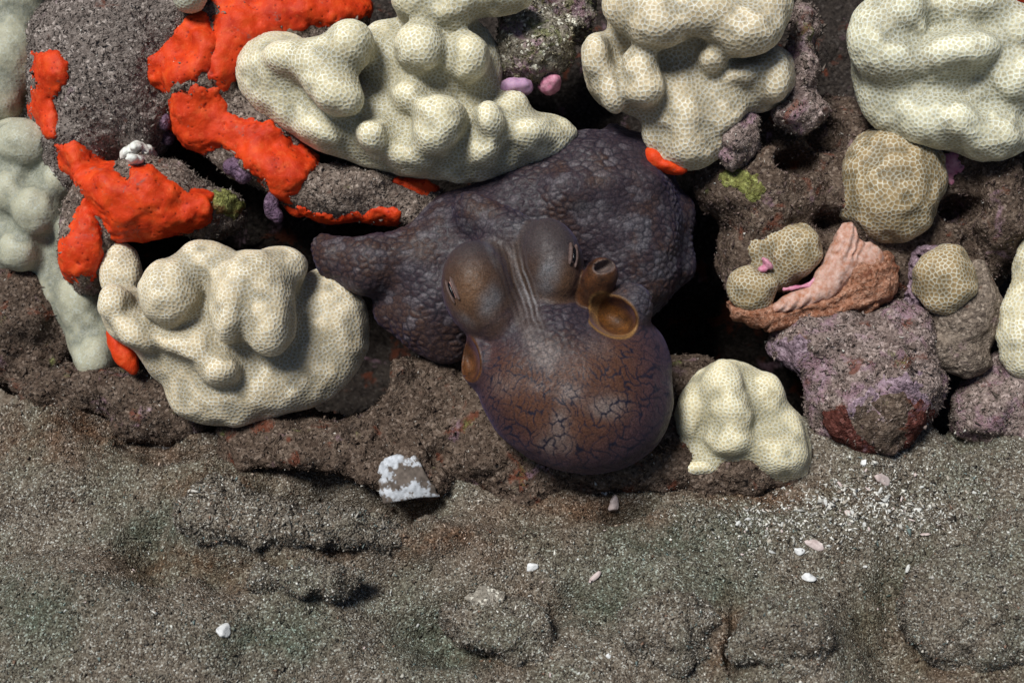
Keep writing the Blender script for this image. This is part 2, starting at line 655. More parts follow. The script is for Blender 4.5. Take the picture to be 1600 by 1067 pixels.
SHELL = mat_plain('white_shell', (0.62, 0.62, 0.62), (0.84, 0.84, 0.82), 0.5, 10, 1.0)

# ------------------------------------------------------------------ the sand floor
def ground_xt(px, py):
    d, _ = at(px, py, 0)
    o = np.array([0, 0, DIST])
    d = d - o
    k = (GROUND_H - o @ UP) / (d @ UP)
    p = o + k * d
    return p[0], p @ FWD

MOUNDS = [  # picture position, half widths along x and away from the camera, height
    (340, 810, 85, 55, 26), (470, 850, 130, 50, 26), (620, 850, 130, 40, 14), (245, 850, 46, 70, -34), (330, 900, 100, 34, -24), (505, 775, 120, 34, -95), (640, 795, 70, 30, -40),
    (480, 915, 90, 46, 16), (100, 640, 170, 80, 34), (120, 940, 110, 70, 22), (60, 830, 120, 50, -18), (260, 1000, 120, 70, 18),
    (690, 985, 100, 50, -40), (900, 945, 100, 50, -34), (1148, 1000, 12, 42, -40), (1050, 970, 80, 80, 18), (560, 1000, 110, 60, 16),
    (1240, 985, 90, 90, 20), (1400, 970, 60, 110, -40), (1270, 840, 200, 60, 12), (985, 795, 50, 20, -40), (1080, 815, 100, 30, 14),
    (690, 845, 220, 36, 16), (200, 670, 80, 36, -50), (300, 700, 70, 30, -44), (1500, 700, 120, 60, 18), (30, 760, 120, 70, 16), (1500, 680, 40, 40, -34),
]
T_DROP = ground_xt(800, 668)[1]
MX = [(*ground_xt(a, b), c * 0.9, d * 0.85, e * 1.75) for a, b, c, d, e in MOUNDS]

def ground_h(X, t):
    P = np.stack([X, t, np.zeros_like(X)], -1)
    h = 27 * fbm(P, 150, 2, 1.0) + 5.0 * fbm(P, 36, 3, 2.0)
    X = X + 16 * fbm(P, 44, 2, 5.0)
    t = t + 16 * fbm(P, 44, 2, 6.0)
    for a, b, c, d, e in MX:
        h = h + e * np.exp(-(((X - a) / c) ** 2 + ((t - b) / d) ** 2))
    return h - 330 * sstep(T_DROP, T_DROP + 80, t)

def ground_f(P):
    return P @ UP - GROUND_H - ground_h(P[..., 0], P @ FWD)

def zg(px, py):
    return surf(ground_f, px, py, 600, -1200)[0][2]

def axis(lo, hi, step, far):
    a = np.arange(lo, hi, step)
    g = [step * 1.5 * 1.25 ** i for i in range(60)]
    c = np.cumsum(g)
    c = c[c < far]
    return np.concatenate([lo - c[::-1], a, a[-1] + c])

t_near = ground_xt(800, 1130)[1]
t_far = ground_xt(800, 560)[1]
gx = axis(-960, 960, 5.0, 60000)
gt = axis(t_near, t_far, 5.0, 60000)
X, T = np.meshgrid(gx, gt, indexing='ij')
H = ground_h(X, T)
H = H + 1.8 * fbm(np.stack([X, T, H], -1), 8, 2, 3.0)
GV = (X[..., None] * np.array([1.0, 0, 0]) + T[..., None] * FWD + (GROUND_H + H)[..., None] * UP).reshape(-1, 3)
nx, nt = X.shape
I = np.arange(nx * nt).reshape(nx, nt)
GF = np.stack([I[:-1, :-1], I[1:, :-1], I[1:, 1:], I[:-1, 1:]], -1).reshape(-1, 4)
FILM_SHADES = [((300, 880, 150, 28), 0), ((450, 905, 120, 26), 0), ((640, 850, 180, 34), 0), ((140, 680, 220, 60), 0), ((330, 760, 110, 40), 0), ((1500, 980, 160, 90), 0), ((1180, 775, 140, 30), 0), ((880, 800, 160, 40), 0), ((1150, 1000, 40, 60), 0), ((790, 990, 50, 60), 0),  # brown: algae stain mixed with painted shade of hollows
         ((245, 830, 60, 46), 1), ((700, 985, 90, 60), 1), ((940, 935, 90, 46), 1), ((1060, 850, 160, 40), 1), ((1400, 930, 80, 90), 1), ((60, 960, 110, 60), 1), ((420, 1000, 110, 40), 1), ((1130, 930, 90, 40), 1)]  # teal: shade of the sand hollows put into the colour
gpx_, gpy_ = px_of(GV)
near = np.abs(GV[:, 0]) < 1300
wobx, woby = 40 * fbm(GV, 60, 3, 4.0), 30 * fbm(GV, 60, 3, 8.0)
film_shade = np.zeros((len(GV), 3))
for (fx_, fy_, fw_, fh_), ch in FILM_SHADES:
    film_shade[:, ch] = np.maximum(film_shade[:, ch], near * np.exp(-(((gpx_ + wobx - fx_) / fw_) ** 2 + ((gpy_ + woby - fy_) / fh_) ** 2)))
g_ob = link('sea_floor', GV, GF, SAND, {'film_shade': film_shade})
g_ob['kind'] = 'structure'
g_ob['label'] = 'coarse brown and grey sand of the sea floor'

def shards(P, N, size, long, tint, flat=0.6, four=False, dirs=None):
    """small angular grains, one per point"""
    n = len(P)
    base = np.array([[1, 0, 0], [-1, 0, 0], [0, 1, 0], [0, -1, 0], [0, 0, 1], [0, 0, -1]], float)
    tri = np.array([[0, 2, 4], [2, 1, 4], [1, 3, 4], [3, 0, 4], [2, 0, 5], [1, 2, 5], [3, 1, 5], [0, 3, 5]])
    if four:
        base = np.array([[1.4, 0, 0], [-0.7, 1, 0.5], [-0.7, -1, 0.5], [-0.5, 0, -1]], float)
        tri = np.array([[0, 1, 2], [0, 3, 1], [0, 2, 3], [1, 3, 2]])
    nv = len(base)
    a = RNG.normal(size=(n, 3))
    if dirs is not None:
        a = dirs + 0.35 * a
    a /= np.linalg.norm(a, axis=1)[:, None]
    b = np.cross(a, RNG.normal(size=(n, 3)))
    b /= np.linalg.norm(b, axis=1)[:, None]
    c = np.cross(a, b)
    k = RNG.uniform(0.55, 1.2, (n, nv, 1))
    loc = base[None] * k
    sc = np.stack([size * long, size, size * flat], -1)
    loc = loc * sc[:, None]
    V = P[:, None] + loc[..., :1] * a[:, None] + loc[..., 1:2] * b[:, None] + loc[..., 2:] * c[:, None]
    F = (tri[None] + nv * np.arange(n)[:, None, None]).reshape(-1, 3)
    return V.reshape(-1, 3), F, np.repeat(tint, nv, axis=0)

PALETTE = np.array([[0.05, 0.042, 0.035], [0.1, 0.08, 0.062], [0.15, 0.128, 0.105], [0.21, 0.182, 0.15], [0.27, 0.245, 0.21],
                    [0.44, 0.41, 0.36], [0.74, 0.72, 0.66], [0.17, 0.21, 0.2], [0.22, 0.14, 0.1]])
PW = np.array([0.12, 0.2, 0.24, 0.18, 0.12, 0.06, 0.03, 0.04, 0.03])

def palette(n, w=PW):
    i = RNG.choice(len(PALETTE), n, p=w / w.sum())
    return PALETTE[i] * RNG.uniform(0.75, 1.25, (n, 1))

n = 64000
gpx = RNG.uniform(-30, 1630, n)
gpy = 560 + 540 * RNG.random(n) ** 0.8
xt = np.array([ground_xt(a, b) for a, b in zip(gpx, gpy)])
bright = np.exp(-(((gpx - 1330) / 210) ** 2 + ((gpy - 800 + (gpx - 1330) * 0.12) / 55) ** 2))
sz = np.clip(RNG.lognormal(0.10, 0.45, n), 0.6, 4.5) * (1 + 1.1 * bright)
hh = ground_h(xt[:, 0], xt[:, 1]) + sz * 0.35
GP = xt[:, :1] * np.array([1.0, 0, 0]) + xt[:, 1:] * FWD + (GROUND_H + hh)[:, None] * UP
tint = palette(n)
fb_ = np.max([(c_ == 0) * np.exp(-(((gpx - a_) / w_) ** 2 + ((gpy - b_) / h_) ** 2)) for (a_, b_, w_, h_), c_ in FILM_SHADES], 0)
ft_ = np.max([(c_ == 1) * np.exp(-(((gpx - a_) / w_) ** 2 + ((gpy - b_) / h_) ** 2)) for (a_, b_, w_, h_), c_ in FILM_SHADES], 0)
tint = tint * (1 - fb_[:, None] * (1 - np.array([0.7, 0.5, 0.4]))) * (1 - ft_[:, None] * (1 - np.array([0.56, 0.7, 0.66])))  # grains take the same stain and painted hollow shade
pale = RNG.random(n) < 0.62 * bright
tint[pale] = PALETTE[6] * RNG.uniform(0.5, 1.1, (pale.sum(), 1))
sv, sf, st = shards(GP, None, sz, RNG.uniform(0.9, 1.6, n), tint, four=True)
o = link('sand_grains', sv, sf, GRAIN, {'tint': st}, smooth=False)
o['kind'] = 'stuff'
o['label'] = 'loose grains of sand and shell grit over the sea floor'
o['category'] = 'sand'

# ------------------------------------------------------------------ rocks
def fuzz(ob, V, F, N, count, tint_a, tint_b, size=1.6, long=2.2, keep=None):
    """grit and short turf that covers a rock, as one mass"""
    C = V[F].mean(1)
    A = np.linalg.norm(np.cross(V[F[:, 2]] - V[F[:, 0]], V[F[:, 3]] - V[F[:, 1]]), axis=1)
    nf = N[F].mean(1)
    x, y = px_of(C)
    w = A * (nf[:, 2] > -0.25) * (x > -40) * (x < 1640) * (y > -40) * (y < 1110)
    if keep is not None:
        w = w * keep(C)
    if w.sum() <= 0:
        return
    i = RNG.choice(len(F), count, p=w / w.sum())
    u, v = RNG.random((2, count, 1))
    q = V[F[i]]
    P = (q[:, 0] * (1 - u) + q[:, 1] * u) * (1 - v) + (q[:, 3] * (1 - u) + q[:, 2] * u) * v
    s = np.clip(RNG.lognormal(math.log(size), 0.4, count), 0.6, 5)
    P = P + nf[i] * (s * RNG.uniform(0.0, 1.2, count))[:, None]
    k = RNG.random((count, 1)) ** 1.6
    tint = palette(count) if tint_a is None else np.array(tint_a) * (1 - k) + np.array(tint_b) * k
    w = RNG.random(count) < 0.025
    tint[w] = [0.55, 0.52, 0.47]
    sv, sf, st = shards(P, None, s, RNG.uniform(1.0, long, count), tint, four=True)
    hn = count // 7
    hi_ = RNG.choice(count, hn)
    hs = RNG.uniform(0.45, 0.8, hn)
    hv, hf, ht = shards(P[hi_], None, hs, RNG.uniform(4, 9, hn), tint[hi_] * 0.9, flat=0.9, four=True, dirs=nf[i][hi_])
    sf = np.concatenate([sf, hf + len(sv)])
    sv = np.concatenate([sv, hv])
    st = np.concatenate([st, ht])
    c = link('turf', sv, sf, FUZZ, {'tint': st}, parent=ob, smooth=False)
    c['kind'] = 'stuff'

FIELDS = {}

def rock(key, name, prims, k, mat, label, cat='rock', amp=14, scale=70, h=10, levels=1, fz=0, fa=(0.085, 0.066, 0.055), fb=(0.29, 0.24, 0.205),
         seed=0.0, rough=3.0, zmin=None, group=None, structure=False, pits=(), fsize=1.25, flong=2.4):
    f = noisy(union(prims, k), amp, scale, 2, seed)
    if pits:
        holes = union(list(pits), 6)
        g0 = f
        def f(P):
            return smax(g0(P), -holes(P), 14)
        f.lo, f.hi = g0.lo, g0.hi
    if zmin is not None:
        f = keep_front(f, zmin)
    FIELDS[key] = f
    V, F, N = skin(f, h, levels, back=-0.45)
    V = V + N * (rough * fbm(V, 16, 3, seed + 4))[:, None]
    ob = link(name, V, F, mat)
    if structure:
        ob['kind'] = 'structure'
        ob['label'] = label
    else:
        tag(ob, label, cat, group)
    fz = int(fz * 0.8)
    if fz:
        fuzz(ob, V, F, N, fz, fa, fb, fsize, flong)
    return ob

# the mass of the reef behind everything
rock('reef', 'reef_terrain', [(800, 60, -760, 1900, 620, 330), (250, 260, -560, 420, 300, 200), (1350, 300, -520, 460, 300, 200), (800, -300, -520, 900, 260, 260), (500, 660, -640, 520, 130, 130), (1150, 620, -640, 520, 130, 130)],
     120, ROCK_SHADE, 'dark shadowed rock mass of the reef behind the corals', amp=60, scale=200, h=30, levels=0, structure=True, rough=9)

rock('boulder', 'boulder', [(165, 120, -150, 118, 150, 115), (250, 40, -150, 130, 110, 110), (120, 250, -150, 70, 60, 80)],
     50, ROCK_GREY, 'grey turf covered boulder edged with red sponge beside the blue grey coral', fz=9000,
     fa=(0.09, 0.073, 0.065), fb=(0.31, 0.265, 0.235), amp=14, scale=80, seed=1.0, zmin=-300)
rock('ledge_left', 'rock', [(330, 110, -110, 75, 130, 80), (420, 40, -120, 160, 80, 80), (420, 230, -95, 70, 70, 60), (530, 300, -75, 105, 42, 50), (640, 320, -90, 60, 42, 45)],
     45, ROCK, 'mottled rock ledge under the large lobed coral, banded with red sponge', fz=7000, amp=11, scale=50, seed=2.0, zmin=-280, levels=1)
rock('shelf_low', 'rock', [(225, 310, -80, 100, 62, 62), (140, 370, -105, 45, 90, 60), (330, 335, -120, 60, 40, 50)],
     40, ROCK, 'low rock under the thick red sponge lobe beside the pale round coral', fz=3000, amp=9, scale=50, seed=3.0, zmin=-260)
rock('top_rock', 'rock', [(838, 76, -66, 58, 52, 50), (880, 15, -150, 50, 60, 50), (815, 30, -95, 40, 45, 45)],
     30, ROCK_GREEN, 'small rock crusted with green and yellow algae between the two upper corals', fz=2200, amp=10, scale=34, h=8, seed=4.0, fa=(0.08, 0.07, 0.03), fb=(0.4, 0.36, 0.26))
rock('side_crust', 'rock', [(1252, 60, -60, 22, 60, 40), (1258, 120, -50, 24, 40, 40), (1248, 178, -45, 46, 30, 40), (1150, 215, -60, 38, 48, 40)],
     22, ROCK_PINK, 'knobbly crust of pink algae along the flank of the middle upper coral', fz=1600, amp=9, scale=30, h=7, seed=5.0)
rock('right_reef', 'rock', [(1185, 300, -120, 85, 75, 75), (1290, 250, -170, 110, 90, 80), (1320, 360, -150, 150, 120, 85), (1210, 400, -140, 80, 90, 70), (1450, 350, -170, 130, 160, 80),
                            (1560, 330, -110, 62, 82, 70), (1500, 200, -190, 160, 80, 60)],
     50, ROCK_BROWN, 'brown turf covered rock with dark pits around the tan coral knobs', fz=9000, amp=20, scale=60, seed=6.0, zmin=-300, pits=[(1510, 325, -60, 34, 26, 120), (1245, 250, -60, 40, 26, 110), (1300, 345, -60, 30, 16, 60), (1110, 420, -60, 34, 90, 110), (1300, 200, -60, 40, 40, 110)], fa=(0.055, 0.037, 0.033), fb=(0.23, 0.165, 0.145))
rock('round_boulder', 'boulder', [(1362, 605, -70, 100, 108, 92), (1290, 535, -85, 85, 50, 70), (1400, 530, -95, 60, 50, 60)],
     45, ROCK_PINK, 'rounded boulder mottled with purple algae resting on the sand below the orange sponge', fz=6500, amp=13, scale=48, h=8, seed=7.0,
     fa=(0.1, 0.072, 0.062), fb=(0.34, 0.27, 0.24))
rock('right_low', 'rock', [(1555, 640, -110, 75, 62, 70), (1620, 600, -120, 80, 100, 80)],
     40, ROCK_PINK, 'low mottled rock at the foot of the reef under the knob coral', fz=2200, amp=14, scale=44, seed=8.0)
rock('brown_slope', 'rock', [(560, 690, -95, 160, 74, 78), (700, 660, -110, 150, 105, 85), (800, 710, -75, 120, 70, 70), (930, 725, -48, 150, 60, 70), (1085, 640, -120, 90, 84, 60), (1160, 745, -45, 110, 40, 52), (430, 700, -90, 80, 50, 60), (490, 725, -55, 110, 44, 60), (620, 745, -40, 70, 36, 50)],
     60, ROCK_BROWN, 'brown rough rock slope below the octopus, behind the white shell', fz=12000, amp=20, scale=70, h=9, seed=9.0,
     fa=(0.042, 0.028, 0.022), fb=(0.175, 0.13, 0.1), zmin=-330, rough=5, pits=[(500, 768, -20, 116, 32, 190, -12), (545, 604, -60, 74, 50, 190, 28), (640, 790, -20, 40, 14, 120)])
rock('side_foot', 'rock', [(30, 500, -215, 120, 110, 80), (150, 610, -135, 110, 40, 45), (260, 655, -110, 90, 36, 40)],
     50, ROCK_BROWN, 'dark brown turf rock under the blurred blue grey coral', fz=5000, amp=18, scale=60, seed=17.0, zmin=-330, fa=(0.04, 0.03, 0.025), fb=(0.18, 0.14, 0.115))
rock('sediment_ledge', 'rock', [(345, 800, zg(345, 800) - 22, 72, 50, 46), (450, 830, zg(450, 830) - 24, 100, 36, 42), (560, 838, zg(560, 838) - 22, 100, 26, 36)],
     40, SAND, 'sand dusted ledge with ragged turf edge before the black hollow', fz=6500, amp=12, scale=38, h=8, seed=10.0, fa=None, flong=3.0)
for key, args, lab, sd in (
        ('fg1', [(765, 970, 14, 64, 42, 50), (815, 1005, 14, 50, 46, 44)], 'small half buried rock with a pale tip in the sand, between dark hollows', 11.0),
        ('fg2', [(1540, 965, 0, 135, 110, 80), (1620, 900, 0, 110, 110, 80)], 'large sand dusted rock rising from the sand in the lower corner', 12.0),
        ('fg3', [(475, 905, -4, 80, 26, 30)], 'low pinkish rock just showing through the sand under the ledge', 13.0),
        ('fg4', [(1050, 985, -2, 80, 62, 42)], 'flat sand covered stone beside a dark crack in the sand', 14.0),
        ('fg5', [(1225, 1000, -2, 78, 68, 42)], 'broad sand covered stone on the far side of the dark crack', 15.0)):
    args = [(a[0], a[1], zg(a[0], a[1]) + a[2], *a[3:]) for a in args]
    rock(key, 'rock', args, 40, SAND, lab, fz=3000 if key != 'fg2' else 7000, amp=13, scale=42, h=9, seed=sd, fa=None, fsize=1.15, flong=1.7)

# ------------------------------------------------------------------ red sponge
def fields(*keys):
    fs = [FIELDS[k] for k in keys]
    def f(P):
        d = fs[0](P)
        for g in fs[1:]:
            d = smin(d, g(P), 16)
        return d
    f.lo = np.min([g.lo for g in fs], 0)
    f.hi = np.max([g.hi for g in fs], 0)
    return f

def sponge(name, poly, keys, thick, label, mat=None, h=6.6, levels=1, pores=True, zpad=40, wob=4, cat='sponge', group='red encrusting sponges'):
    base = fields(*keys)
    pd = poly_dist(poly)
    pa = np.array(poly, float)
    def f(P):
        x, y = px_of(P)
        edge = pd(x + wob * fbm(P, 26, 2, 3.0), y + wob * fbm(P, 26, 2, 5.0)) - 9 + 0.9 * wob * fbm(P, 9, 2, 11.0)
        th = thick * (1.1 + 0.6 * fbm(P, 50, 2, 8.0))
        body = base(P) - 0.72 * th
        inner = base(P) + 14
        return smax(smax(body, edge, thick * 2.4), -inner, 3)
    zs = [surf(base, x, y)[0] for x, y in list(poly) + [tuple(pa.mean(0))]]
    zs = [p[2] for p in zs if p is not None]
    z0, z1 = min(zs) - zpad, max(zs) + zpad
    c = [at(x, y, z)[0] for x, y in poly for z in (z0, z1)]
    f.lo = np.min(c, 0) - 8
    f.hi = np.max(c, 0) + 8
    V, F, N = skin(f, h, levels, back=-0.5)
    pore = np.zeros(len(V))
    if pores:
        front = np.nonzero(N[:, 2] > 0.1)[0]
        if len(front):
            for s, cnt in ((2.2, len(front) // 700), (1.0, len(front) // 60)):
                for i in RNG.choice(front, max(cnt, 2)):
                    d = np.linalg.norm(V - V[i], axis=1)
                    pore = np.maximum(pore, np.exp(-(d / (s * 1.5)) ** 2))
        V = V - N * (2.2 * pore)[:, None]
    V = V + N * (1.3 * fbm(V, 11, 2, 2.0))[:, None]
    ob = link(name, V, F, mat or SPONGE, {'pore': pore})
    if label:
        tag(ob, label, cat, group)
    return ob

sponge('red_sponge', [(330, -30), (620, -30), (606, 18), (520, 38), (420, 50), (385, 80), (368, 110), (352, 150), (330, 120), (338, 50)],
       ('ledge_left', 'boulder'), 11, 'broad red sponge crust above the large lobed coral, reaching the top edge')
sponge('red_sponge', [(232, 92), (262, 70), (300, 28), (318, 20), (336, 50), (332, 100), (312, 118), (268, 142), (238, 128)],
       ('ledge_left', 'boulder'), 12, 'smaller dark dotted red sponge lobe against the grey boulder')
sponge('red_sponge', [(272, 150), (300, 132), (340, 140), (352, 180), (420, 196), (500, 246), (470, 285), (455, 318), (430, 322), (420, 290), (380, 250), (345, 225), (318, 240), (285, 236), (268, 205)],
       ('ledge_left', 'boulder'), 13, 'long red sponge band running down from the boulder beneath the lobed coral')
sponge('red_sponge', [(412, 345), (432, 316), (470, 330), (530, 342), (600, 328), (624, 334), (618, 346), (560, 356), (510, 372), (455, 366)],
       ('ledge_left',), 8, 'thin red sponge strip under the ledge, ending at the octopus arm')
sponge('red_sponge', [(625, 284), (660, 286), (684, 292), (680, 304), (650, 298)], ('ledge_left',), 6, 'tiny red sponge patch tucked under the coral lip by the octopus', h=4)
sponge('red_sponge', [(88, 230), (120, 220), (160, 240), (186, 272), (200, 285), (200, 262), (240, 256), (262, 282), (328, 305), (336, 345), (300, 362), (235, 388), (185, 376), (150, 335), (122, 290), (95, 262)],
       ('shelf_low', 'boulder'), 16, 'thick smooth red sponge lobe with a white knob on it, above the round coral')
sponge('red_sponge', [(56, 86), (84, 84), (106, 98), (98, 132), (80, 160), (86, 215), (70, 206), (48, 168), (54, 130)],
       ('boulder',), 9, 'narrow red sponge strip on the edge of the grey boulder')
sponge('red_sponge', [(84, 412), (108, 362), (132, 312), (152, 345), (156, 392), (148, 430), (104, 432)],
       ('shelf_low',), 9, 'ragged red sponge flap hanging in front of the blue grey coral')

# ------------------------------------------------------------------ corals
CORALS = {}

def lift(prims, dz):
    return [a if a[2] < -36 else (a[0], a[1], a[2] + dz, a[3] * 0.88, a[4] * 0.88, a[5] * 1.08, *a[6:]) for a in prims]

def coral(key, label, prims, k, mat=None, spacing=9.6, h=7.2, levels=2, zmin=-140, wob=3.0, seed=0.0, group='lobe corals', relief=0.55, dz=14):
    f = keep_front(noisy(union(lift(prims, dz), k * 1.4), wob, 38, 2, seed), zmin)
    CORALS[key] = f
    V, F, N = skin(f, h, levels, back=-0.12)
    d1, edge, own = front_cells(V, N, V, spacing, np.random.default_rng(int(seed * 10) + 3))
    s = spacing / 9.6
    wall = sstep(1.7 * s, 0.2 * s, edge)
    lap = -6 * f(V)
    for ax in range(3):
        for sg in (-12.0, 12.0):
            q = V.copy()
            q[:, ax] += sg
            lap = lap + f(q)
    tip = np.clip((lap / 144.0 - 0.022) / 0.03, -1.2, 1.2) + 0.25 * fbm(V, 30, 2, 6.0)  # by curvature: pale growing knobs plus shading painted into the colour
    V = V + N * (relief * wall - 0.8 * relief * sstep(2.6 * s, 1.0 * s, d1) + 0.8 * fbm(V, 20, 2, 9.0))[:, None]
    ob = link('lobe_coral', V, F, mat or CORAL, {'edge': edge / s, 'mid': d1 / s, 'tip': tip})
    return tag(ob, label, 'coral', group)

coral('C1', 'large pale lobed coral draped over the ledge above the octopus',
      [(440, 115, -45, 72, 62, 55, -20), (480, 165, -45, 95, 50, 50, -35), (590, 200, -50, 120, 62, 52, -18), (700, 220, -50, 110, 62, 50), (790, 225, -62, 95, 46, 42, 12), (690, 110, -55, 95, 95, 55),
       (850, 218, -68, 55, 26, 36, 12), (610, 90, -50, 60, 60, 50),
       (545, 72, 18, 46, 46, 44), (500, 100, 14, 50, 40, 40, 30), (455, 92, 2, 46, 32, 36), (524, 145, 26, 54, 38, 42, -25), (655, 75, 16, 46, 44, 42), (733, 88, 4, 36, 42, 38),
       (583, 212, 2, 28, 28, 30), (688, 185, 14, 46, 40, 40, -25), (676, 215, 8, 34, 32, 36), (764, 188, 2, 26, 32, 34), (822, 208, -35, 32, 26, 30),
       (640, 150, -12, 30, 26, 30), (755, 235, -20, 26, 22, 26), (640, 245, -20, 34, 20, 26, -14), (500, 205, -22, 34, 20, 24, -30), (800, 170, -40, 26, 30, 28), (740, -5, 0, 105, 36, 46), (650, 0, 5, 46, 36, 44), (700, 20, 6, 40, 22, 36), (700, -70, -40, 140, 70, 60)], 20, seed=1.0)
coral('C2', 'pale lobed coral hanging over the arm web of the octopus, fringed below with red',
      [(1080, 30, -40, 132, 78, 60), (1075, 140, -50, 128, 60, 50), (1078, 195, -58, 76, 64, 42), (1085, -60, -40, 140, 70, 60), (1070, 232, -62, 40, 34, 34), (1200, 120, -52, 44, 50, 44), (945, 110, -52, 34, 60, 42, 15),
       (1030, 32, 34, 62, 50, 46), (988, 8, 16, 54, 48, 40), (1100, 16, 40, 62, 48, 42), (1165, 48, 36, 62, 46, 46), (1198, 8, 24, 46, 52, 44), (930, 85, -10, 24, 36, 30), (950, 135, -20, 24, 48, 28, 22),
       (1000, 105, -4, 32, 38, 34), (1009, 140, -2, 32, 32, 34), (1113, 92, 2, 26, 25, 28, -30), (1160, 118, -12, 34, 19, 24, 8), (1210, 120, -16, 30, 44, 30), (1066, 172, -26, 30, 52, 24, 6), (1125, 168, -32, 36, 40, 20), (1075, 225, -36, 28, 30, 20)], 15, seed=2.0, spacing=10.4, mat=CORAL_BEIGE, dz=8)
coral('C3', 'large pale lobed coral filling the upper corner above the tan ball coral',
      [(1470, 90, -50, 140, 110, 60), (1540, 160, -55, 110, 88, 55), (1420, 140, -55, 80, 80, 50, -20), (1620, 80, -50, 90, 120, 60), (1480, -40, -50, 130, 80, 60),
       (1362, 55, 2, 42, 60, 40), (1400, 90, 8, 44, 38, 38), (1500, 82, 28, 66, 36, 42, 8), (1408, 15, 14, 40, 44, 40, 30), (1520, 10, 10, 74, 36, 40), (1585, 120, 4, 46, 46, 40), (1490, 190, 2, 50, 34, 36, -30),
       (1555, 215, -14, 50, 36, 36), (1440, 195, -15, 46, 26, 30, -35), (1590, 45, 12, 40, 34, 36)], 24, seed=3.0, spacing=10.6, dz=-2, mat=CORAL_MINT)
coral('D', 'smooth tan ball coral tucked beneath the large upper corner coral', [(1390, 298, -75, 80, 82, 76), (1400, 260, -95, 70, 60, 60)], 30, mat=CORAL_TAN, seed=4.0, spacing=10.4, zmin=-170, wob=6)
coral('E', 'pair of small joined tan coral knobs beside the orange wrinkled sponge', [(1241, 392, -65, 44, 43, 44), (1175, 449, -62, 37, 37, 40), (1205, 410, -90, 52, 40, 40, -40), (1180, 400, -105, 32, 32, 30)], 10, mat=CORAL_TAN, seed=5.0, spacing=8.8, h=6, zmin=-150, wob=6)
coral('F', 'single tan coral knob ringed with purple crust on a stalk', [(1474, 438, -55, 49, 52, 50)], 10, mat=CORAL_TAN, seed=6.0, spacing=9.6, h=6, zmin=-150, wob=6)
coral('G', 'pale coral lobes cut by the picture edge above the low mottled rock', [(1610, 520, -50, 52, 76, 50), (1625, 420, -60, 42, 60, 46)], 24, seed=7.0, spacing=9.6, zmin=-150)
coral('H', 'pale round many lobed coral hanging over the sand, below the thick red sponge lobe',
      [(370, 500, -40, 118, 105, 70), (390, 595, -45, 130, 66, 55, 14), (300, 560, -45, 90, 60, 52, -30), (515, 505, -70, 62, 88, 56, 10), (480, 580, -65, 70, 55, 50, 30), (215, 500, -40, 60, 44, 45, -35),
       (265, 455, 22, 54, 62, 46, -12), (325, 412, 0, 60, 40, 44, -15), (395, 450, 18, 72, 68, 50), (365, 475, 38, 36, 68, 42, -8), (420, 500, 26, 46, 66, 44, 8), (180, 474, 0, 29, 34, 32), (215, 520, -5, 44, 28, 34, -38),
       (290, 540, -2, 62, 22, 34, -14), (318, 550, 6, 22, 42, 28, 32), (345, 578, 14, 32, 26, 30), (190, 430, -85, 34, 54, 36, 10), (440, 420, -20, 46, 40, 40)], 15, seed=8.0, spacing=8.9, mat=CORAL_BEIGE)
coral('I', 'small pale coral mound with a blunt peak standing beside the octopus mantle',
      [(1138, 655, -48, 82, 92, 50), (1190, 690, -48, 78, 66, 46, -20), (1105, 705, -44, 58, 44, 40), (1200, 715, -40, 62, 42, 42, -14),
       (1130, 612, -8, 36, 56, 38, 4), (1140, 645, -6, 36, 36, 34), (1080, 640, -30, 24, 44, 28, -6), (1140, 688, 0, 36, 28, 28), (1196, 622, -34, 32, 46, 26, -12), (1212, 706, -16, 54, 38, 32, -12), (1088, 728, -22, 38, 16, 24), (1225, 670, -34, 26, 30, 24)], 18, seed=9.0, spacing=8.6, h=6, zmin=-120, mat=CORAL_YELLOW)
coral('J', 'blurred blue grey lobed coral at the picture edge under the grey boulder',
      [(30, 270, -190, 90, 85, 70), (70, 320, -180, 75, 80, 66), (20, 360, -190, 62, 70, 60), (110, 420, -185, 60, 110, 55, 10), (150, 530, -160, 44, 62, 44, 20),
       (60, 330, -115, 38, 40, 40), (40, 225, -120, 44, 40, 42), (120, 375, -130, 32, 46, 36, 15), (95, 280, -125, 30, 32, 34), (20, 300, -125, 30, 36, 34), (30, 390, -130, 36, 34, 34), (150, 560, -125, 30, 34, 30), (125, 470, -135, 30, 40, 30, 10)], 13, mat=CORAL_GREY, seed=10.0, spacing=8.0, zmin=-290, h=6, levels=1)
coral('K', 'dim coral knobs greyed for water haze high on the picture edge behind the boulder', [(20, 90, -200, 46, 60, 50), (-5, 160, -190, 40, 44, 44), (10, 20, -220, 60, 60, 50)], 18, mat=CORAL_GREY, seed=11.0, spacing=8.0, zmin=-290, h=6, levels=1)
coral('L', 'small coral tip greyed for water haze between the boulder and the red sponge at the top edge', [(295, -4, -30, 30, 28, 28), (290, -40, -50, 45, 45, 40)], 14, mat=CORAL_GREY, seed=12.0, spacing=8.0, zmin=-110, h=6)

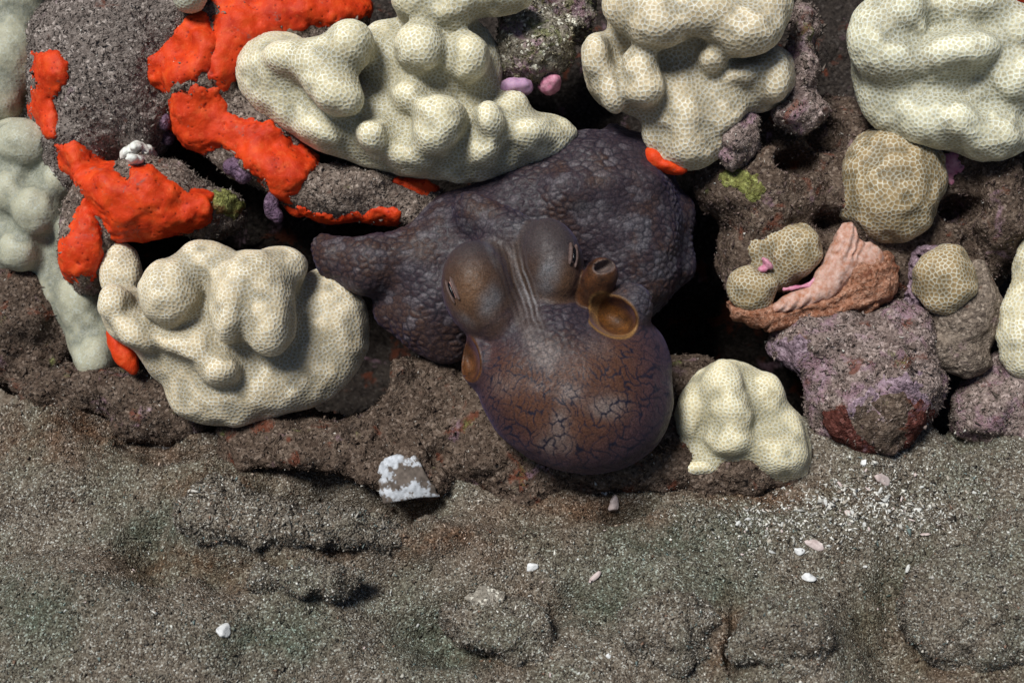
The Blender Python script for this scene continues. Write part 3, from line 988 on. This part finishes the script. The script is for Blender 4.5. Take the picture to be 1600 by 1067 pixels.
# ------------------------------------------------------------------ octopus
mantle = union([(896, 603, 52, 152, 126, 104, -14), (912, 628, 58, 130, 104, 92, -14), (858, 548, 38, 82, 62, 68, -24), (960, 560, 40, 84, 74, 70)], 30)
head = union([(802, 452, 2, 92, 98, 66, -20), (834, 514, 28, 64, 48, 54, -25)], 40)
eye_l = ell(747, 452, 56, 56, 76, 66, 12)
eye_r = ell(862, 412, 50, 50, 72, 66, 12)
brow = ell(772, 500, 60, 44, 34, 44, -30)
web = union([(860, 330, -95, 190, 88, 82, 14), (940, 330, -100, 118, 118, 84), (985, 400, -100, 78, 100, 80), (720, 395, -75, 78, 92, 76, 20), (690, 455, -65, 80, 90, 72, -20), (680, 510, -75, 62, 50, 60, -38),
             (930, 265, -110, 90, 54, 70, 6)], 34)
arm_l = union([cone((690, 395, -55), (575, 415, -40), 52, 46), cone((575, 415, -40), (525, 405, -48), 46, 32), cone((525, 402, -48), (505, 385, -60), 28, 20)], 14)
arm_low = union([cone((690, 470, -60), (620, 480, -70), 50, 36), cone((620, 480, -70), (700, 540, -60), 30, 24)], 16)
arm_r = union([cone((1000, 250, -120), (1050, 330, -130), 36, 30), cone((1050, 330, -130), (1052, 420, -130), 30, 28), cone((1052, 420, -130), (1005, 478, -120), 28, 20)], 20)
arm_top = cone((960, 215, -130), (1000, 235, -130), 22, 26)
fold_a = cone((735, 330, 0), (800, 360, 30), 28, 32)
fold_b = cone((880, 300, -20), (1000, 290, -40), 22, 26)
siphon = cone((916, 482, 36), (940, 428, 92), 36, 26)
rim_r = ell(976, 490, 66, 42, 46, 46, -30)
rim_l = ell(752, 566, 54, 34, 44, 44, 8)
cut_r = ell(956, 492, 116, 43, 30, 58, -32)
cut_l = ell(726, 558, 94, 22, 40, 60, 14)
cut_s = ell(945, 416, 110, 17, 10, 20, 18)

def octo_f(P):
    d = smin(head(P), mantle(P), 34)
    d = smin(d, smin(web(P), smin(arm_low(P), arm_r(P), 14), 22), 26)
    d = smin(d, arm_l(P), 24)
    d = smin(d, arm_top(P), 14)
    d = smin(d, smin(fold_a(P), fold_b(P), 10), 26)
    d = smin(d, brow(P), 22)
    d = smin(d, eye_l(P), 22)
    d = smin(d, eye_r(P), 22)
    d = smin(d, smin(rim_r(P), rim_l(P), 4), 12)
    d = smin(d, siphon(P), 6)
    d = smax(d, -cut_r(P), 5)
    d = smax(d, -cut_l(P), 5)
    d = smax(d, -cut_s(P), 3)
    return d

parts = [mantle, head, eye_l, eye_r, brow, web, arm_l, arm_low, arm_r, arm_top, fold_a, fold_b, siphon, rim_r, rim_l]
octo_f.lo = np.maximum(np.min([g.lo for g in parts], 0), [-1e9, -1e9, -215])
octo_f.hi = np.max([g.hi for g in parts], 0) + 4
octo_c = keep_front(octo_f, -200)
octo_c.lo, octo_c.hi = octo_f.lo, octo_f.hi
V, F, N = skin(octo_c, 7.0, 2, back=-0.12)
px, py = px_of(V)
m_mantle = sstep(30, 4, mantle(V)) * sstep(535, 600, py + 0.45 * np.abs(px - 850))
m_eye = np.maximum(sstep(12, 2, eye_l(V)), sstep(12, 2, eye_r(V)))
m_head = np.clip(np.maximum(m_eye, sstep(10, 0, brow(V))), 0, 1)
m_cup = np.maximum(np.maximum(sstep(5, 1, np.abs(cut_r(V))) * sstep(3, -3, rim_r(V) - 3), sstep(5, 1, np.abs(cut_l(V)))), sstep(4, 1, np.abs(cut_s(V))) * 0.9)
m_si = sstep(6, 0, siphon(V))
m_web = np.clip(1 - m_mantle - m_head - m_si - m_cup, 0, 1)
rg = np.random.default_rng(21)
# puffed scales on the arm web
Q = V * np.array([1.0, 1.45, 1.0]) + 5 * np.stack([fbm(V, 30, 2, s) for s in (1.0, 2.0, 3.0)], -1)
wd, we, wi = front_cells(V, N, Q, 22, rg)
fd, fe, fi = front_cells(V, N, V + 2.5 * np.stack([fbm(V, 12, 2, s) for s in (4.0, 5.0, 6.0)], -1), 10.5, rg)
# long branching veins fanning over the mantle from the neck
dx, dy = px - 862, py - 505
rad = np.hypot(dx, dy)
ang = np.arctan2(dx, dy)
wv = fbm(V, 26, 3, 3.0)
Qm = np.stack([ang * 125 + 9 * wv, 0.36 * rad + 5 * fbm(V, 30, 2, 6.0), 0 * rad], -1)
md, me_, mi = front_cells(V, N, Qm, 12.5, rg, 2)
# wrinkles between the eyes
u = px - (806 + 0.30 * (py - 440) + 0.0007 * (py - 440) ** 2)
wr = sstep(32, 16, np.abs(u)) * sstep(355, 390, py) * sstep(545, 500, py)
fold = np.cos((u + 3 * fbm(V, 30, 2, 14.0)) * 2 * math.pi / 9.0)
# rings round each eye
ring = 0.0
for cx, cy in ((758, 478), (872, 432)):
    rr = np.hypot((px - cx) / 1.0, (py - cy) / 1.15)
    ring = ring + np.cos(rr * 2 * math.pi / 6.5) * sstep(50, 30, rr) * sstep(8, 18, rr)

big = fbm(V, 60, 3, 2.0)
med = fbm(V, 20, 3, 5.0)
lump = sstep(-0.5, 0.5, fbm(V, 50, 2, 12.0))
disp = m_web * ((0.6 + 1.2 * lump) * (sstep(0, 8, we) - 0.6) + 0.45 * (sstep(0, 3.5, fe) - 0.5) + 4.0 * fbm(V, 60, 2, 9.0)) * (1 - 0.8 * wr)
disp += m_mantle * (0.25 * (sstep(0, 4.0, me_) - 0.7) + 0.1 * (sstep(0, 2.5, fe) - 0.5))
disp += wr * (1 - m_eye * 0.7) * 0.35 * fold * (0.5 + 0.8 * med)
disp += 0.10 * ring * m_eye + 0.5 * m_head * fbm(V, 10, 2, 4.0)
disp += (1 - m_eye) * (1 - m_cup) * 2.0 * fbm(V, 42, 2, 7.0)
m_rim = np.maximum(sstep(16, 5, np.abs(cut_r(V))), sstep(14, 5, np.abs(cut_l(V))))
disp *= (1 - 0.85 * np.maximum(m_cup, m_si)) * (1 - 0.9 * m_rim)
VD = V + N * disp[:, None]

def mixc(a, b, m):
    return a * (1 - m[:, None]) + np.asarray(b) * m[:, None]

def spot(x, y, rx, ry, rot=0.0):
    ca, sa = math.cos(R(rot)), math.sin(R(rot))
    a, b = px - x, py - y
    return np.exp(-(((a * ca + b * sa) / rx) ** 2 + ((-a * sa + b * ca) / ry) ** 2) ** 1.3)


rnd = np.random.default_rng(3).random(len(V))
cellr = np.random.default_rng(4).random(wi.max() + 1)[wi]
c = np.tile(np.array([0.08, 0.055, 0.066]), (len(V), 1))
c = mixc(c, [0.125, 0.062, 0.036], m_web * 0.7 * sstep(-0.1, 0.7, big + 0.5 * (px < 720)))
c = mixc(c, [0.21, 0.18, 0.20], m_web * 0.75 * sstep(0.55, 0.92, cellr) * sstep(-0.5, 0.3, med))
c = mixc(c, [0.30, 0.29, 0.30], m_web * (0.55 * spot(830, 350, 40, 12, -8) + 0.4 * spot(912, 320, 40, 16, 10) + 0.45 * spot(740, 355, 14, 10) + 0.4 * spot(655, 365, 6, 16, 30)) * sstep(-0.5, 0.4, med))
c = mixc(c, [0.17, 0.165, 0.19], m_web * sstep(940, 1010, px) * sstep(300, 360, py) * 0.6 * sstep(-0.4, 0.4, med))
# mantle
c = mixc(c, [0.15, 0.062, 0.034], m_mantle)
c = mixc(c, [0.075, 0.048, 0.075], m_mantle * sstep(80, 165, np.hypot((px - 885), (py - 590))) * 0.85)
pale = (spot(855, 555, 30, 22, 45) + 0.9 * spot(888, 612, 22, 16) + 0.95 * spot(945, 632, 32, 20, 10) + 0.8 * spot(870, 685, 26, 26) + 0.55 * spot(790, 600, 22, 18) + 0.6 * spot(938, 545, 24, 14, 30)
        + 0.5 * spot(878, 650, 16, 14) + 0.4 * spot(835, 605, 14, 10) + 0.7 * spot(830, 530, 14, 20, -30))
c = mixc(c, [0.40, 0.32, 0.29], np.clip(pale * (0.68 + 0.5 * med), 0, 0.9) * np.clip(m_mantle + m_web * (py > 500), 0, 1))
# head and eyes
c = mixc(c, [0.12, 0.066, 0.040], m_head * 0.9)
c = mixc(c, [0.085, 0.07, 0.075], m_head * sstep(430, 380, py) * 0.8)
c = mixc(c, [0.24, 0.12, 0.055], m_head * (0.7 * spot(735, 455, 26, 36, 10) + 0.55 * spot(880, 440, 20, 30)))
c = mixc(c, [0.29, 0.29, 0.31], np.clip((0.75 * spot(765, 470, 16, 26, 25) + 0.8 * spot(858, 432, 18, 34, 20) + 0.55 * spot(728, 500, 18, 7, 40) + 0.5 * spot(768, 395, 6, 28, -25)) * (0.75 + 0.5 * med), 0, 0.8) * np.clip(m_head + wr, 0, 1))
c = mixc(c, [0.12, 0.078, 0.05], wr * 0.5)
c = mixc(c, [0.40, 0.385, 0.40], wr * sstep(-0.2, 0.9, fold) * np.clip(0.05 + 0.7 * spot(828, 455, 16, 46, -18), 0, 0.8))
c = mixc(c, [0.02, 0.016, 0.02], wr * sstep(-0.45, -0.95, fold) * 0.4)
# veins
vein_w = sstep(2.6, 0.4, we) * m_web * (0.7 + 0.3 * lump)
vein_m = sstep(1.45, 0.25, me_ + 0.6 * (1 - np.clip(0.6 + med, 0, 1))) * m_mantle
vein_f = sstep(1.5, 0.2, fe) * (0.38 * m_web + 0.28 * m_mantle * sstep(0.0, 0.5, pale + 0.5 * big) + 0.1)
vein_f *= 1 - m_eye
c = mixc(c, [0.014, 0.012, 0.022], np.clip(vein_w * 0.75, 0, 1) * (1 - wr))
c = mixc(c, [0.016, 0.016, 0.035], np.clip(vein_m * 1.05, 0, 1))
c = mixc(c, [0.02, 0.018, 0.032], np.clip(vein_f, 0, 1) * (1 - wr) * (1 - m_head * 0.7))
# funnel and mantle openings
c = mixc(c, [0.12, 0.045, 0.015], m_si * (1 - m_cup))
c = mixc(c, [0.17, 0.064, 0.013], m_cup)
c = mixc(c, [0.15, 0.055, 0.016], sstep(5, 1, np.abs(cut_l(V))) * (px < 800))
c = mixc(c, [0.24, 0.25, 0.27], sstep(4, 0, np.abs(cut_s(V))) * sstep(400, 408, py) * 0.4)
rimm = sstep(6, 2, np.abs(cut_r(V))) * sstep(-2, 1, rim_r(V)) * 0.9
c = mixc(c, [0.42, 0.22, 0.07], np.clip(rimm, 0, 1) * (px > 920) * (px < 1015) * (py < 545) * (py > 440))
c *= (1 + 0.5 * np.clip(np.maximum(m_si, m_cup), 0, 1) * (fbm(V, 14, 3, 21.0) - 0.2))[:, None]
c *= 0.53 * (1 + 0.22 * (rnd - 0.5))[:, None]

octopus = empty('octopus', at(850, 560, -150)[0])
tag(octopus, 'dark purple brown octopus crouched in its reef crevice, mantle hanging towards the sand', 'octopus')
link('body', VD, F, OCTO, {'tint': c}, parent=octopus)

EYE = mat_plain('eye_sclera', (0.22, 0.1, 0.085), (0.42, 0.27, 0.25), 0.3, 7, 0.4, 0.2, 0.6)
PUPIL = mat_plain('eye_pupil', (0.002, 0.002, 0.003), (0.006, 0.006, 0.008), 0.15, 5, 0.1)
LID = mat_plain('eye_lid_skin', (0.06, 0.036, 0.03), (0.14, 0.095, 0.085), 0.45, 7, 0.8)

def blob(name, p, ax, r, mat, parent, seed=0.0, wob=0.0, h=None, cut=0):
    """a rounded lump with its own axes (columns of ax)"""
    ax = np.array(ax)
    r = np.array(r, float)
    cuts = np.random.default_rng(int(seed * 10) + 1).normal(size=(cut, 3))
    if cut:
        cuts /= np.linalg.norm(cuts, axis=1)[:, None]
    def f(P):
        q = ((P - p) @ ax) / r
        k0 = np.sqrt((q * q).sum(-1)) + 1e-9
        k1 = np.sqrt(((q / r) ** 2).sum(-1)) + 1e-9
        d = k0 * (k0 - 1) / k1
        d = d + (wob * fbm(P, max(r) * 0.8, 2, seed) if wob else 0)
        if cut:
            for nn in cuts:
                d = smax(d, ((P - p) @ ax / r) @ nn * r.min() - 0.62 * r.min(), 1.0)
        return d
    m = r.max() * 1.1 + wob
    f.lo, f.hi = p - m, p + m
    h = h or max(min(r) * 0.7, m / 14)
    V, F, N = skin(f, h, 2 if m / h < 12 else 1)
    return link(name, V, F, mat, parent=parent)

def axes(nrm, ang):
    """normal plus a direction turned by ang degrees in the picture"""
    d = np.array([math.cos(R(ang)), -math.sin(R(ang)), 0])
    t = d - nrm * (d @ nrm)
    t /= np.linalg.norm(t)
    return np.stack([t, np.cross(nrm, t), nrm], 1)

for (ex, ey, ang, ln) in ((707, 453, 52, 15), (895, 398, -68, 14)):
    p, nr = surf(octo_f, ex, ey)
    A = axes(nr, ang)
    e = blob('eye', p - nr * 2.0, A, (ln * 0.95, 7.0, 5.5), EYE, octopus)
    q = p + nr * 2.6
    blob('pupil', q, A, (ln * 0.85, 3.0, 2.6), PUPIL, e)
    for sgn in (-1, 1):
        blob('eye_lid', p + A[:, 1] * sgn * 6.2 + nr * 0.2, A, (ln * 1.35, 3.0, 4.5), LID, octopus, 2.0, 0.8)

# ------------------------------------------------------------------ small growths on the rocks
def on(keys, x, y):
    f = fields(*keys)
    return surf(f, x, y)

def growth(name, label, cat, keys, pts, mat, group=None, wob=1.5, k=6, sink=0.25, h=None):
    """a lumpy growth: several rounded bumps at picture positions on a rock, one skin"""
    pr = []
    for (x, y, rx, ry, rz) in pts:
        p, nr = on(keys, x, y)
        if p is None or p[2] < -190:
            p = at(x, y, -55)[0]
        pr.append((x, y, p[2] + rz * (1 - 2 * sink) * 0.5, rx, ry, rz))
    f = noisy(union(pr, k), wob, 9, 2, len(label) * 0.37)
    m = min(min(q[3:6]) for q in pr)
    V, F, N = skin(f, h or max(2.2, m * 0.5), 1)
    return tag(link(name, V, F, mat), label, cat, group)

WHITE = mat_plain('white_growth', (0.66, 0.68, 0.62), (0.85, 0.86, 0.8), 0.6, 6, 1.2)
LILAC = mat_plain('lilac_algae', (0.36, 0.2, 0.34), (0.56, 0.36, 0.5), 0.6, 12, 0.8, 0.1)
PURPLE = mat_rock('purple_algae', (0.13, 0.075, 0.13), (0.27, 0.18, 0.25), (0.05, 0.03, 0.05), pink=0.3, rust=0.3, speck=0.2)
CRUST = mat_rock('lilac_crust', (0.27, 0.185, 0.235), (0.44, 0.33, 0.38), (0.12, 0.08, 0.09), pink=0.5, rust=0.2, speck=0.3)
PINK = mat_plain('pink_algae', (0.45, 0.13, 0.22), (0.66, 0.34, 0.42), 0.6, 9, 1.0)
LIME = mat_rock('green_algae', (0.2, 0.21, 0.055), (0.40, 0.42, 0.14), (0.07, 0.055, 0.022), rust=0.45, green=0.4, speck=0.3)
ORANGE = mat_rock('orange_sponge', (0.36, 0.15, 0.08), (0.56, 0.33, 0.24), (0.17, 0.058, 0.028), pink=0.0, rust=0.3, speck=0.15)
PEACH = mat_plain('peach_sponge', (0.38, 0.16, 0.09), (0.6, 0.42, 0.36), 0.5, 10, 1.6, 0.1)
TANSTALK = mat_rock('stalk_crust', (0.2, 0.155, 0.12), (0.36, 0.29, 0.23), (0.08, 0.06, 0.05), pink=0.25, rust=0.2, speck=0.3)
MAROON = mat_rock('maroon_crust', (0.085, 0.024, 0.018), (0.2, 0.075, 0.06), (0.03, 0.01, 0.008), pink=0.25, rust=0.3, speck=0.3)
NACRE = mat_plain('pinkish_shell', (0.42, 0.33, 0.31), (0.68, 0.58, 0.55), 0.45, 12, 0.8)

growth('white_sponge', 'knobbly white growth perched on the thick red sponge lobe', 'sponge', ('shelf_low', 'boulder'), [(204, 242, 13, 13, 34), (218, 235, 13, 13, 38), (232, 240, 11, 13, 34), (212, 250, 12, 9, 34)], WHITE, wob=2.5)
growth('pink_algae', 'rounded lilac pink knob under the algae crusted rock', 'algae', ('top_rock', 'reef'), [(800, 136, 20, 14, 24), (817, 136, 16, 13, 22)], LILAC, wob=1.6)
growth('pink_algae', 'smaller darker pink knob under the algae crusted rock', 'algae', ('top_rock', 'reef'), [(858, 134, 17, 15, 22), (864, 126, 14, 10, 20)], PINK, wob=1.8)
growth('purple_algae', 'dull purple crust lobe in the hollow under the red sponge band', 'algae', ('ledge_left', 'shelf_low', 'reef'), [(368, 262, 20, 16, 20), (380, 275, 14, 12, 16)], PURPLE)
growth('purple_algae', 'purple grey fan lobe at the tip of the red sponge strip', 'algae', ('ledge_left',), [(424, 322, 12, 22, 14), (434, 338, 9, 12, 12)], PURPLE, wob=0.8)
growth('purple_algae', 'small lilac knob on the flank of the grey boulder', 'algae', ('boulder', 'ledge_left'), [(258, 190, 9, 14, 12), (262, 215, 11, 14, 12)], PURPLE)
def patch(name, label, keys, poly, mat, thick=4, wob=5):
    ob = sponge(name, poly, keys, thick, label, mat, h=5, levels=1, pores=False, wob=wob, cat='algae', group=None)
    return ob

patch('green_algae', 'bright yellow green algae patch on the brown rock beside the black crevice', ('right_reef',), [(1128, 274), (1140, 264), (1168, 266), (1174, 278), (1190, 288), (1188, 306), (1174, 310), (1166, 294), (1150, 284), (1132, 284)], LIME, 5, 6)
patch('green_algae', 'green and tan crust beside the red sponge lobe', ('shelf_low',), [(334, 306), (372, 308), (380, 322), (366, 334), (344, 330), (333, 322)], LIME, 8, 5)
patch('pink_algae', 'pink crust wedge under the large upper corner coral', ('right_reef',), [(1455, 244), (1492, 238), (1498, 262), (1486, 276), (1466, 258)], PINK, 6, 6)
patch('purple_algae', 'lilac streak of crust over the shoulder of the rounded boulder', ('round_boulder',), [(1322, 650), (1338, 630), (1372, 610), (1402, 592), (1440, 602), (1450, 630), (1440, 655), (1428, 622), (1400, 606), (1372, 620), (1350, 638), (1330, 656)], CRUST, 2.5, 13)
patch('purple_algae', 'purple crust fringe on the boulder under the orange sponge', ('round_boulder',), [(1205, 540), (1240, 534), (1262, 548), (1250, 578), (1228, 586), (1200, 562)], CRUST, 2.5, 13)
growth('purple_algae', 'purple crust collar below the single coral knob', 'algae', ('right_reef',), [(1425, 470, 14, 30, 34), (1440, 502, 26, 16, 40), (1470, 512, 26, 12, 40), (1428, 425, 9, 26, 30), (1450, 392, 20, 8, 30)], CRUST, wob=4.5, k=14)

# stalk under the single knob
f = noisy(union([(1498, 500, -85, 56, 58, 52), (1525, 470, -90, 34, 60, 46), (1500, 556, -80, 46, 30, 44, -15), (1462, 540, -75, 36, 18, 36, 20)], 18), 6, 34, 2, 3.0)
V, F, N = skin(f, 7, 1)
V = V + N * (2.0 * fbm(V, 12, 2, 1.0))[:, None]
tag(link('rock', V, F, TANSTALK), 'tan and grey crusted stalk that carries the single coral knob', 'rock')
FIELDS['stalk'] = f

# orange wrinkled sponge
def wrinkled(prims, k, amp, pitch, turn):
    b = union(prims, k)
    ca, sa = math.cos(R(turn)), math.sin(R(turn))
    def f(P):
        x, y = px_of(P)
        v = -x * sa + y * ca + 15 * fbm(P, 46, 3, 2.0)
        w = np.cos(v * 2 * math.pi / pitch) * (0.55 + 0.7 * fbm(P, 30, 2, 7.0))
        return b(P) - amp * w
    f.lo, f.hi = b.lo - amp, b.hi + amp
    return f

osp = empty('orange_sponge', at(1280, 500, -110)[0])
tag(osp, 'orange brown wrinkled sponge with pale peach ridges between the coral knobs', 'sponge')
f = wrinkled([(1345, 435, -70, 48, 52, 40, 20), (1285, 480, -72, 74, 28, 36, 14), (1190, 492, -75, 56, 22, 34, -14), (1380, 430, -80, 20, 40, 30)], 22, 4, 26, -22)
V, F, N = skin(f, 6, 1)
V = V + N * (2.2 * fbm(V, 14, 3, 1.0))[:, None]
link('body', V, F, ORANGE, parent=osp)
f = wrinkled([(1318, 388, -52, 20, 42, 22, -14), (1300, 432, -50, 25, 46, 24, -38), (1255, 466, -52, 56, 15, 22, 20), (1350, 412, -54, 32, 34, 18, 0)], 18, 1.7, 16, -60)
V, F, N = skin(f, 4, 1)
V = V + N * (1.2 * fbm(V, 10, 2, 1.0))[:, None]
link('ridge', V, F, PEACH, parent=osp)
# pink seams where coral meets crust
f = union([cone((1226, 452, -46), (1262, 447, -42), 3.2, 3.2), cone((1262, 447, -42), (1276, 433, -42), 3, 2.4)], 4)
V, F, N = skin(noisy(f, 1.6, 7, 2, 1.0), 2.4, 1)
tag(link('pink_algae', V, F, PINK), 'thin pink seam below the larger of the joined coral knobs', 'algae')
f = noisy(union([(1199, 412, -40, 11, 5, 12, -50), (1192, 421, -42, 8, 6, 10)], 5), 1.5, 8, 2, 1.0)
V, F, N = skin(f, 3, 1)
tag(link('pink_algae', V, F, PINK), 'small pink spot in the cleft between the joined coral knobs', 'algae')

# red fringe under the middle upper coral, red tip at the corner
f = noisy(union([(1022, 246, -62, 18, 16, 22, -40), (1042, 260, -58, 26, 11, 20, -14), (1062, 266, -58, 12, 7, 14)], 8), 1.5, 14, 2, 1.0)
V, F, N = skin(f, 4, 1)
tag(link('red_sponge', V, F, SPONGE, {'pore': np.zeros(len(V))}), 'small red sponge tongue below the middle upper coral', 'sponge', 'red encrusting sponges')
f = noisy(union([(1592, -4, 20, 24, 12, 20)], 8), 2, 14, 2, 1.0)
V, F, N = skin(f, 4, 1)
tag(link('red_sponge', V, F, SPONGE, {'pore': np.zeros(len(V))}), 'scrap of red sponge on the top corner coral', 'sponge', 'red encrusting sponges')
f = noisy(union([(192, 548, -60, 17, 42, 20, 28)], 8), 2, 14, 2, 1.0)
V, F, N = skin(f, 5, 1)
tag(link('red_sponge', V, F, SPONGE, {'pore': np.zeros(len(V))}), 'red sponge sliver along the lower side of the round coral', 'sponge', 'red encrusting sponges')

# dark crust on the boulder's underside
patch('turf_patch', 'rounded dark grey turf face on the front of the mottled boulder', ('round_boulder',), [(1328, 662), (1348, 640), (1384, 622), (1412, 616), (1428, 640), (1424, 676), (1400, 706), (1372, 704), (1342, 684)], ROCK_BROWN, 3.5, 5)
patch('maroon_crust', 'dark maroon crust along the lower edge of the rounded boulder, beside the pinkish shell', ('round_boulder',), [(1290, 650), (1312, 640), (1330, 672), (1366, 698), (1372, 716), (1350, 724), (1318, 700)], MAROON, 5, 7)
patch('maroon_crust', 'dark maroon crust on the flank of the rounded boulder, under the lilac streak', ('round_boulder',), [(1425, 645), (1448, 630), (1458, 650), (1440, 690), (1415, 710), (1412, 690)], MAROON, 4, 8)

# ------------------------------------------------------------------ shells and chips on the sand
def gpoint(x, y, lift=0.0):
    p, _ = surf(ground_f, x, y, 500, -900)
    return p + UP * lift

def chip(name, x, y, r, mat, label, cat='shell', group=None, ang=0.0, seed=0.0, wob=None, f=None, lift=0.3):
    p, nr = surf(f or ground_f, x, y, 500, -900)
    if p is None:
        return
    A = axes(nr if f is None else nr, ang)
    r = np.array(r, float)
    ob = blob(name, p + nr * r[2] * lift, A, r, mat, None, seed, wob if wob is not None else r.min() * 0.45, cut=7)
    return tag(ob, label, cat, group)

# broken white shell standing in the hollow
sh = empty('white_shell', at(640, 780, -60)[0])
tag(sh, 'broken white shell with a brown stained middle standing in the hollow below the octopus', 'shell')
f0 = ell(640, 748, -60, 62, 42, 14, -18)
pdx = poly_dist([(588, 738), (598, 716), (622, 708), (640, 716), (650, 708), (668, 745), (690, 776), (655, 778), (600, 788), (592, 770)])
SZ = surf(fields('brown_slope'), 640, 745)[0][2] + 12
def shell_f(P):
    x, y = px_of(P)
    bowl = np.abs(P[..., 2] - SZ + 0.004 * ((x - 640) ** 2 + (y - 748) ** 2) - 1.5 * fbm(P, 18, 2, 1.0)) - 3.2
    return smax(bowl, pdx(x + 3 * fbm(P, 10, 2, 2.0), y), 4)
shell_f.lo = at(575, 800, SZ - 50)[0]
shell_f.hi = at(700, 695, SZ + 25)[0]
V, F, N = skin(shell_f, 3.2, 1)
x, y = px_of(V)
wx, wy = x + 9 * fbm(V, 9, 4, 6.0, 0.7), y + 9 * fbm(V, 9, 4, 7.0, 0.7)
white = 0.0
for a, b, ra, rb in ((600, 736, 12, 18), (614, 718, 22, 10), (648, 722, 10, 8), (612, 774, 20, 11), (650, 768, 26, 11), (672, 774, 16, 5)):
    white = white + np.exp(-(((wx - a) / ra) ** 2 + ((wy - b) / rb) ** 2) ** 2)
tc = mixc(np.tile([0.13, 0.105, 0.088], (len(V), 1)), [0.46, 0.48, 0.51], sstep(0.2, 0.75, white))
tc *= (1 + 0.35 * fbm(V, 5, 3, 3.0))[:, None]
link('valve', V, F, GRAIN, {'tint': tc}, parent=sh)

chip('shell_fragment', 1378, 748, (18, 11, 6), NACRE, 'smooth pinkish shell piece lying just under the rounded boulder', ang=10, seed=1.0)
chip('shell_fragment', 1272, 850, (20, 10, 5), NACRE, 'flat pinkish grey shell plate among the pale rubble', ang=12, seed=2.0)
chip('shell_fragment', 348, 984, (12, 13, 7), SHELL, 'round white shell piece alone on the sand under the sandy ledge', ang=20, seed=3.0)
chip('shell_fragment', 832, 888, (14, 6, 6), SHELL, 'white bent shell splinter below the octopus mantle', ang=-20, seed=4.0, wob=3.5)
chip('shell_fragment', 1262, 904, (14, 10, 6), SHELL, 'largest white speckled pebble before the pale rubble drift', cat='pebble', ang=35, seed=5.0)
chip('shell_fragment', 1249, 862, (10, 8, 6), SHELL, 'white squarish chip beside the pinkish grey shell plate', ang=30, seed=6.0)
chip('shell_fragment', 928, 902, (15, 6, 6), NACRE, 'tan curled shell chip between the sandy stones', ang=-40, seed=7.0, wob=3)
chip('shell_fragment', 960, 785, (9, 20, 7), NACRE, 'pale upright shell splinter in front of the brown slope', ang=12, seed=8.0)
chip('shell_fragment', 944, 769, (6, 6, 5), SHELL, 'tiny round white bead shell by the upright splinter', ang=0, seed=9.0)
chip('shell_fragment', 262, 694, (16, 12, 7), mat_plain('grey_shell', (0.25, 0.24, 0.24), (0.42, 0.4, 0.38), 0.6, 10), 'grey angular shell flake at the edge of the shaded hollow', ang=-30, seed=10.0)
chip('coral_rubble', 752, 936, (34, 20, 12), mat_rock('pale_rock_tip', (0.3, 0.265, 0.215), (0.5, 0.46, 0.39), (0.13, 0.11, 0.088), speck=0.6), 'pale knobbly tip on the small half buried rock', cat='rock', ang=12, seed=11.0, wob=9, lift=0.1, f=fields('fg1'))
chip('shell_fragment', 950, 1025, (5, 5, 5), SHELL, 'little white bead near the bottom edge below the dark hollow', seed=12.0)
chip('shell_fragment', 1350, 722, (6, 6, 5), SHELL, 'bright white bead beside the smooth pinkish shell piece', seed=13.0)

protos = []
for k in range(5):
    rr = (1.0, random.uniform(0.45, 0.8), random.uniform(0.3, 0.5))
    def pf(P, rr=np.array(rr) * 6, k=k):
        q = P / rr
        k0 = np.sqrt((q * q).sum(-1)) + 1e-9
        k1 = np.sqrt(((q / rr) ** 2).sum(-1)) + 1e-9
        d = k0 * (k0 - 1) / k1 + 1.2 * fbm(P, 5, 2, k * 1.7)
        for nn in np.random.default_rng(k).normal(size=(6, 3)):
            d = smax(d, q @ (nn / np.linalg.norm(nn)) * rr.min() - 0.6 * rr.min(), 0.5)
        return d
    pf.lo, pf.hi = -np.ones(3) * 9, np.ones(3) * 9
    protos.append(skin(pf, 2.2, 0))
pmat = [mat_plain('pale_chip', (0.42, 0.42, 0.40), (0.72, 0.72, 0.69), 0.6, 8), NACRE, mat_plain('cream_chip', (0.28, 0.25, 0.2), (0.55, 0.5, 0.43), 0.6, 8)]
meshes = {}
for k, (pv, pfc, pn) in enumerate(protos):
    for j, m in enumerate(pmat):
        ob = link('shell_chip', pv, pfc, m, origin=to_world([0, 0, 0]))
        meshes[(k, j)] = ob.data
        TRIS[0] -= 0
        bpy.data.objects.remove(ob)
r5 = np.random.default_rng(77)
cnt = 0
def scatter_chip(x, y, size, label, group):
    p = gpoint(x, y, size * r5.uniform(0.2, 1.8))
    j = r5.choice(3, p=(0.5, 0.2, 0.3))
    ob = bpy.data.objects.new('shell_chip', meshes[(int(r5.integers(5)), int(j))])
    col.objects.link(ob)
    ob.location = to_world(p)
    ob.rotation_euler = (r5.uniform(-0.7, 0.7), r5.uniform(-0.7, 0.7), r5.uniform(0, 6.28))
    ob.scale = (size * r5.uniform(0.8, 1.5), size, size)
    tag(ob, label, 'shell', group)
for i in range(210):
    x = r5.normal(1330, 120)
    y = 805 - (x - 1330) * 0.10 + r5.normal(0, 30)
    if 1130 < x < 1595 and 735 < y < 900:
        scatter_chip(x, y, min(0.4 + r5.exponential(0.36), 1.8), 'pale shell chip in the bright rubble drift below the rounded boulder', 'shell chips in the rubble drift')
for i in range(90):
    x, y = r5.uniform(10, 1590), r5.uniform(800, 1060)
    if 1100 < x and y < 910:
        continue
    scatter_chip(x, y, r5.uniform(0.3, 0.8), 'tiny pale shell chip scattered on the open sand', 'shell chips on the open sand')

print('TRIS', TRIS[0], 'TIME', round(time.time() - T0, 1))
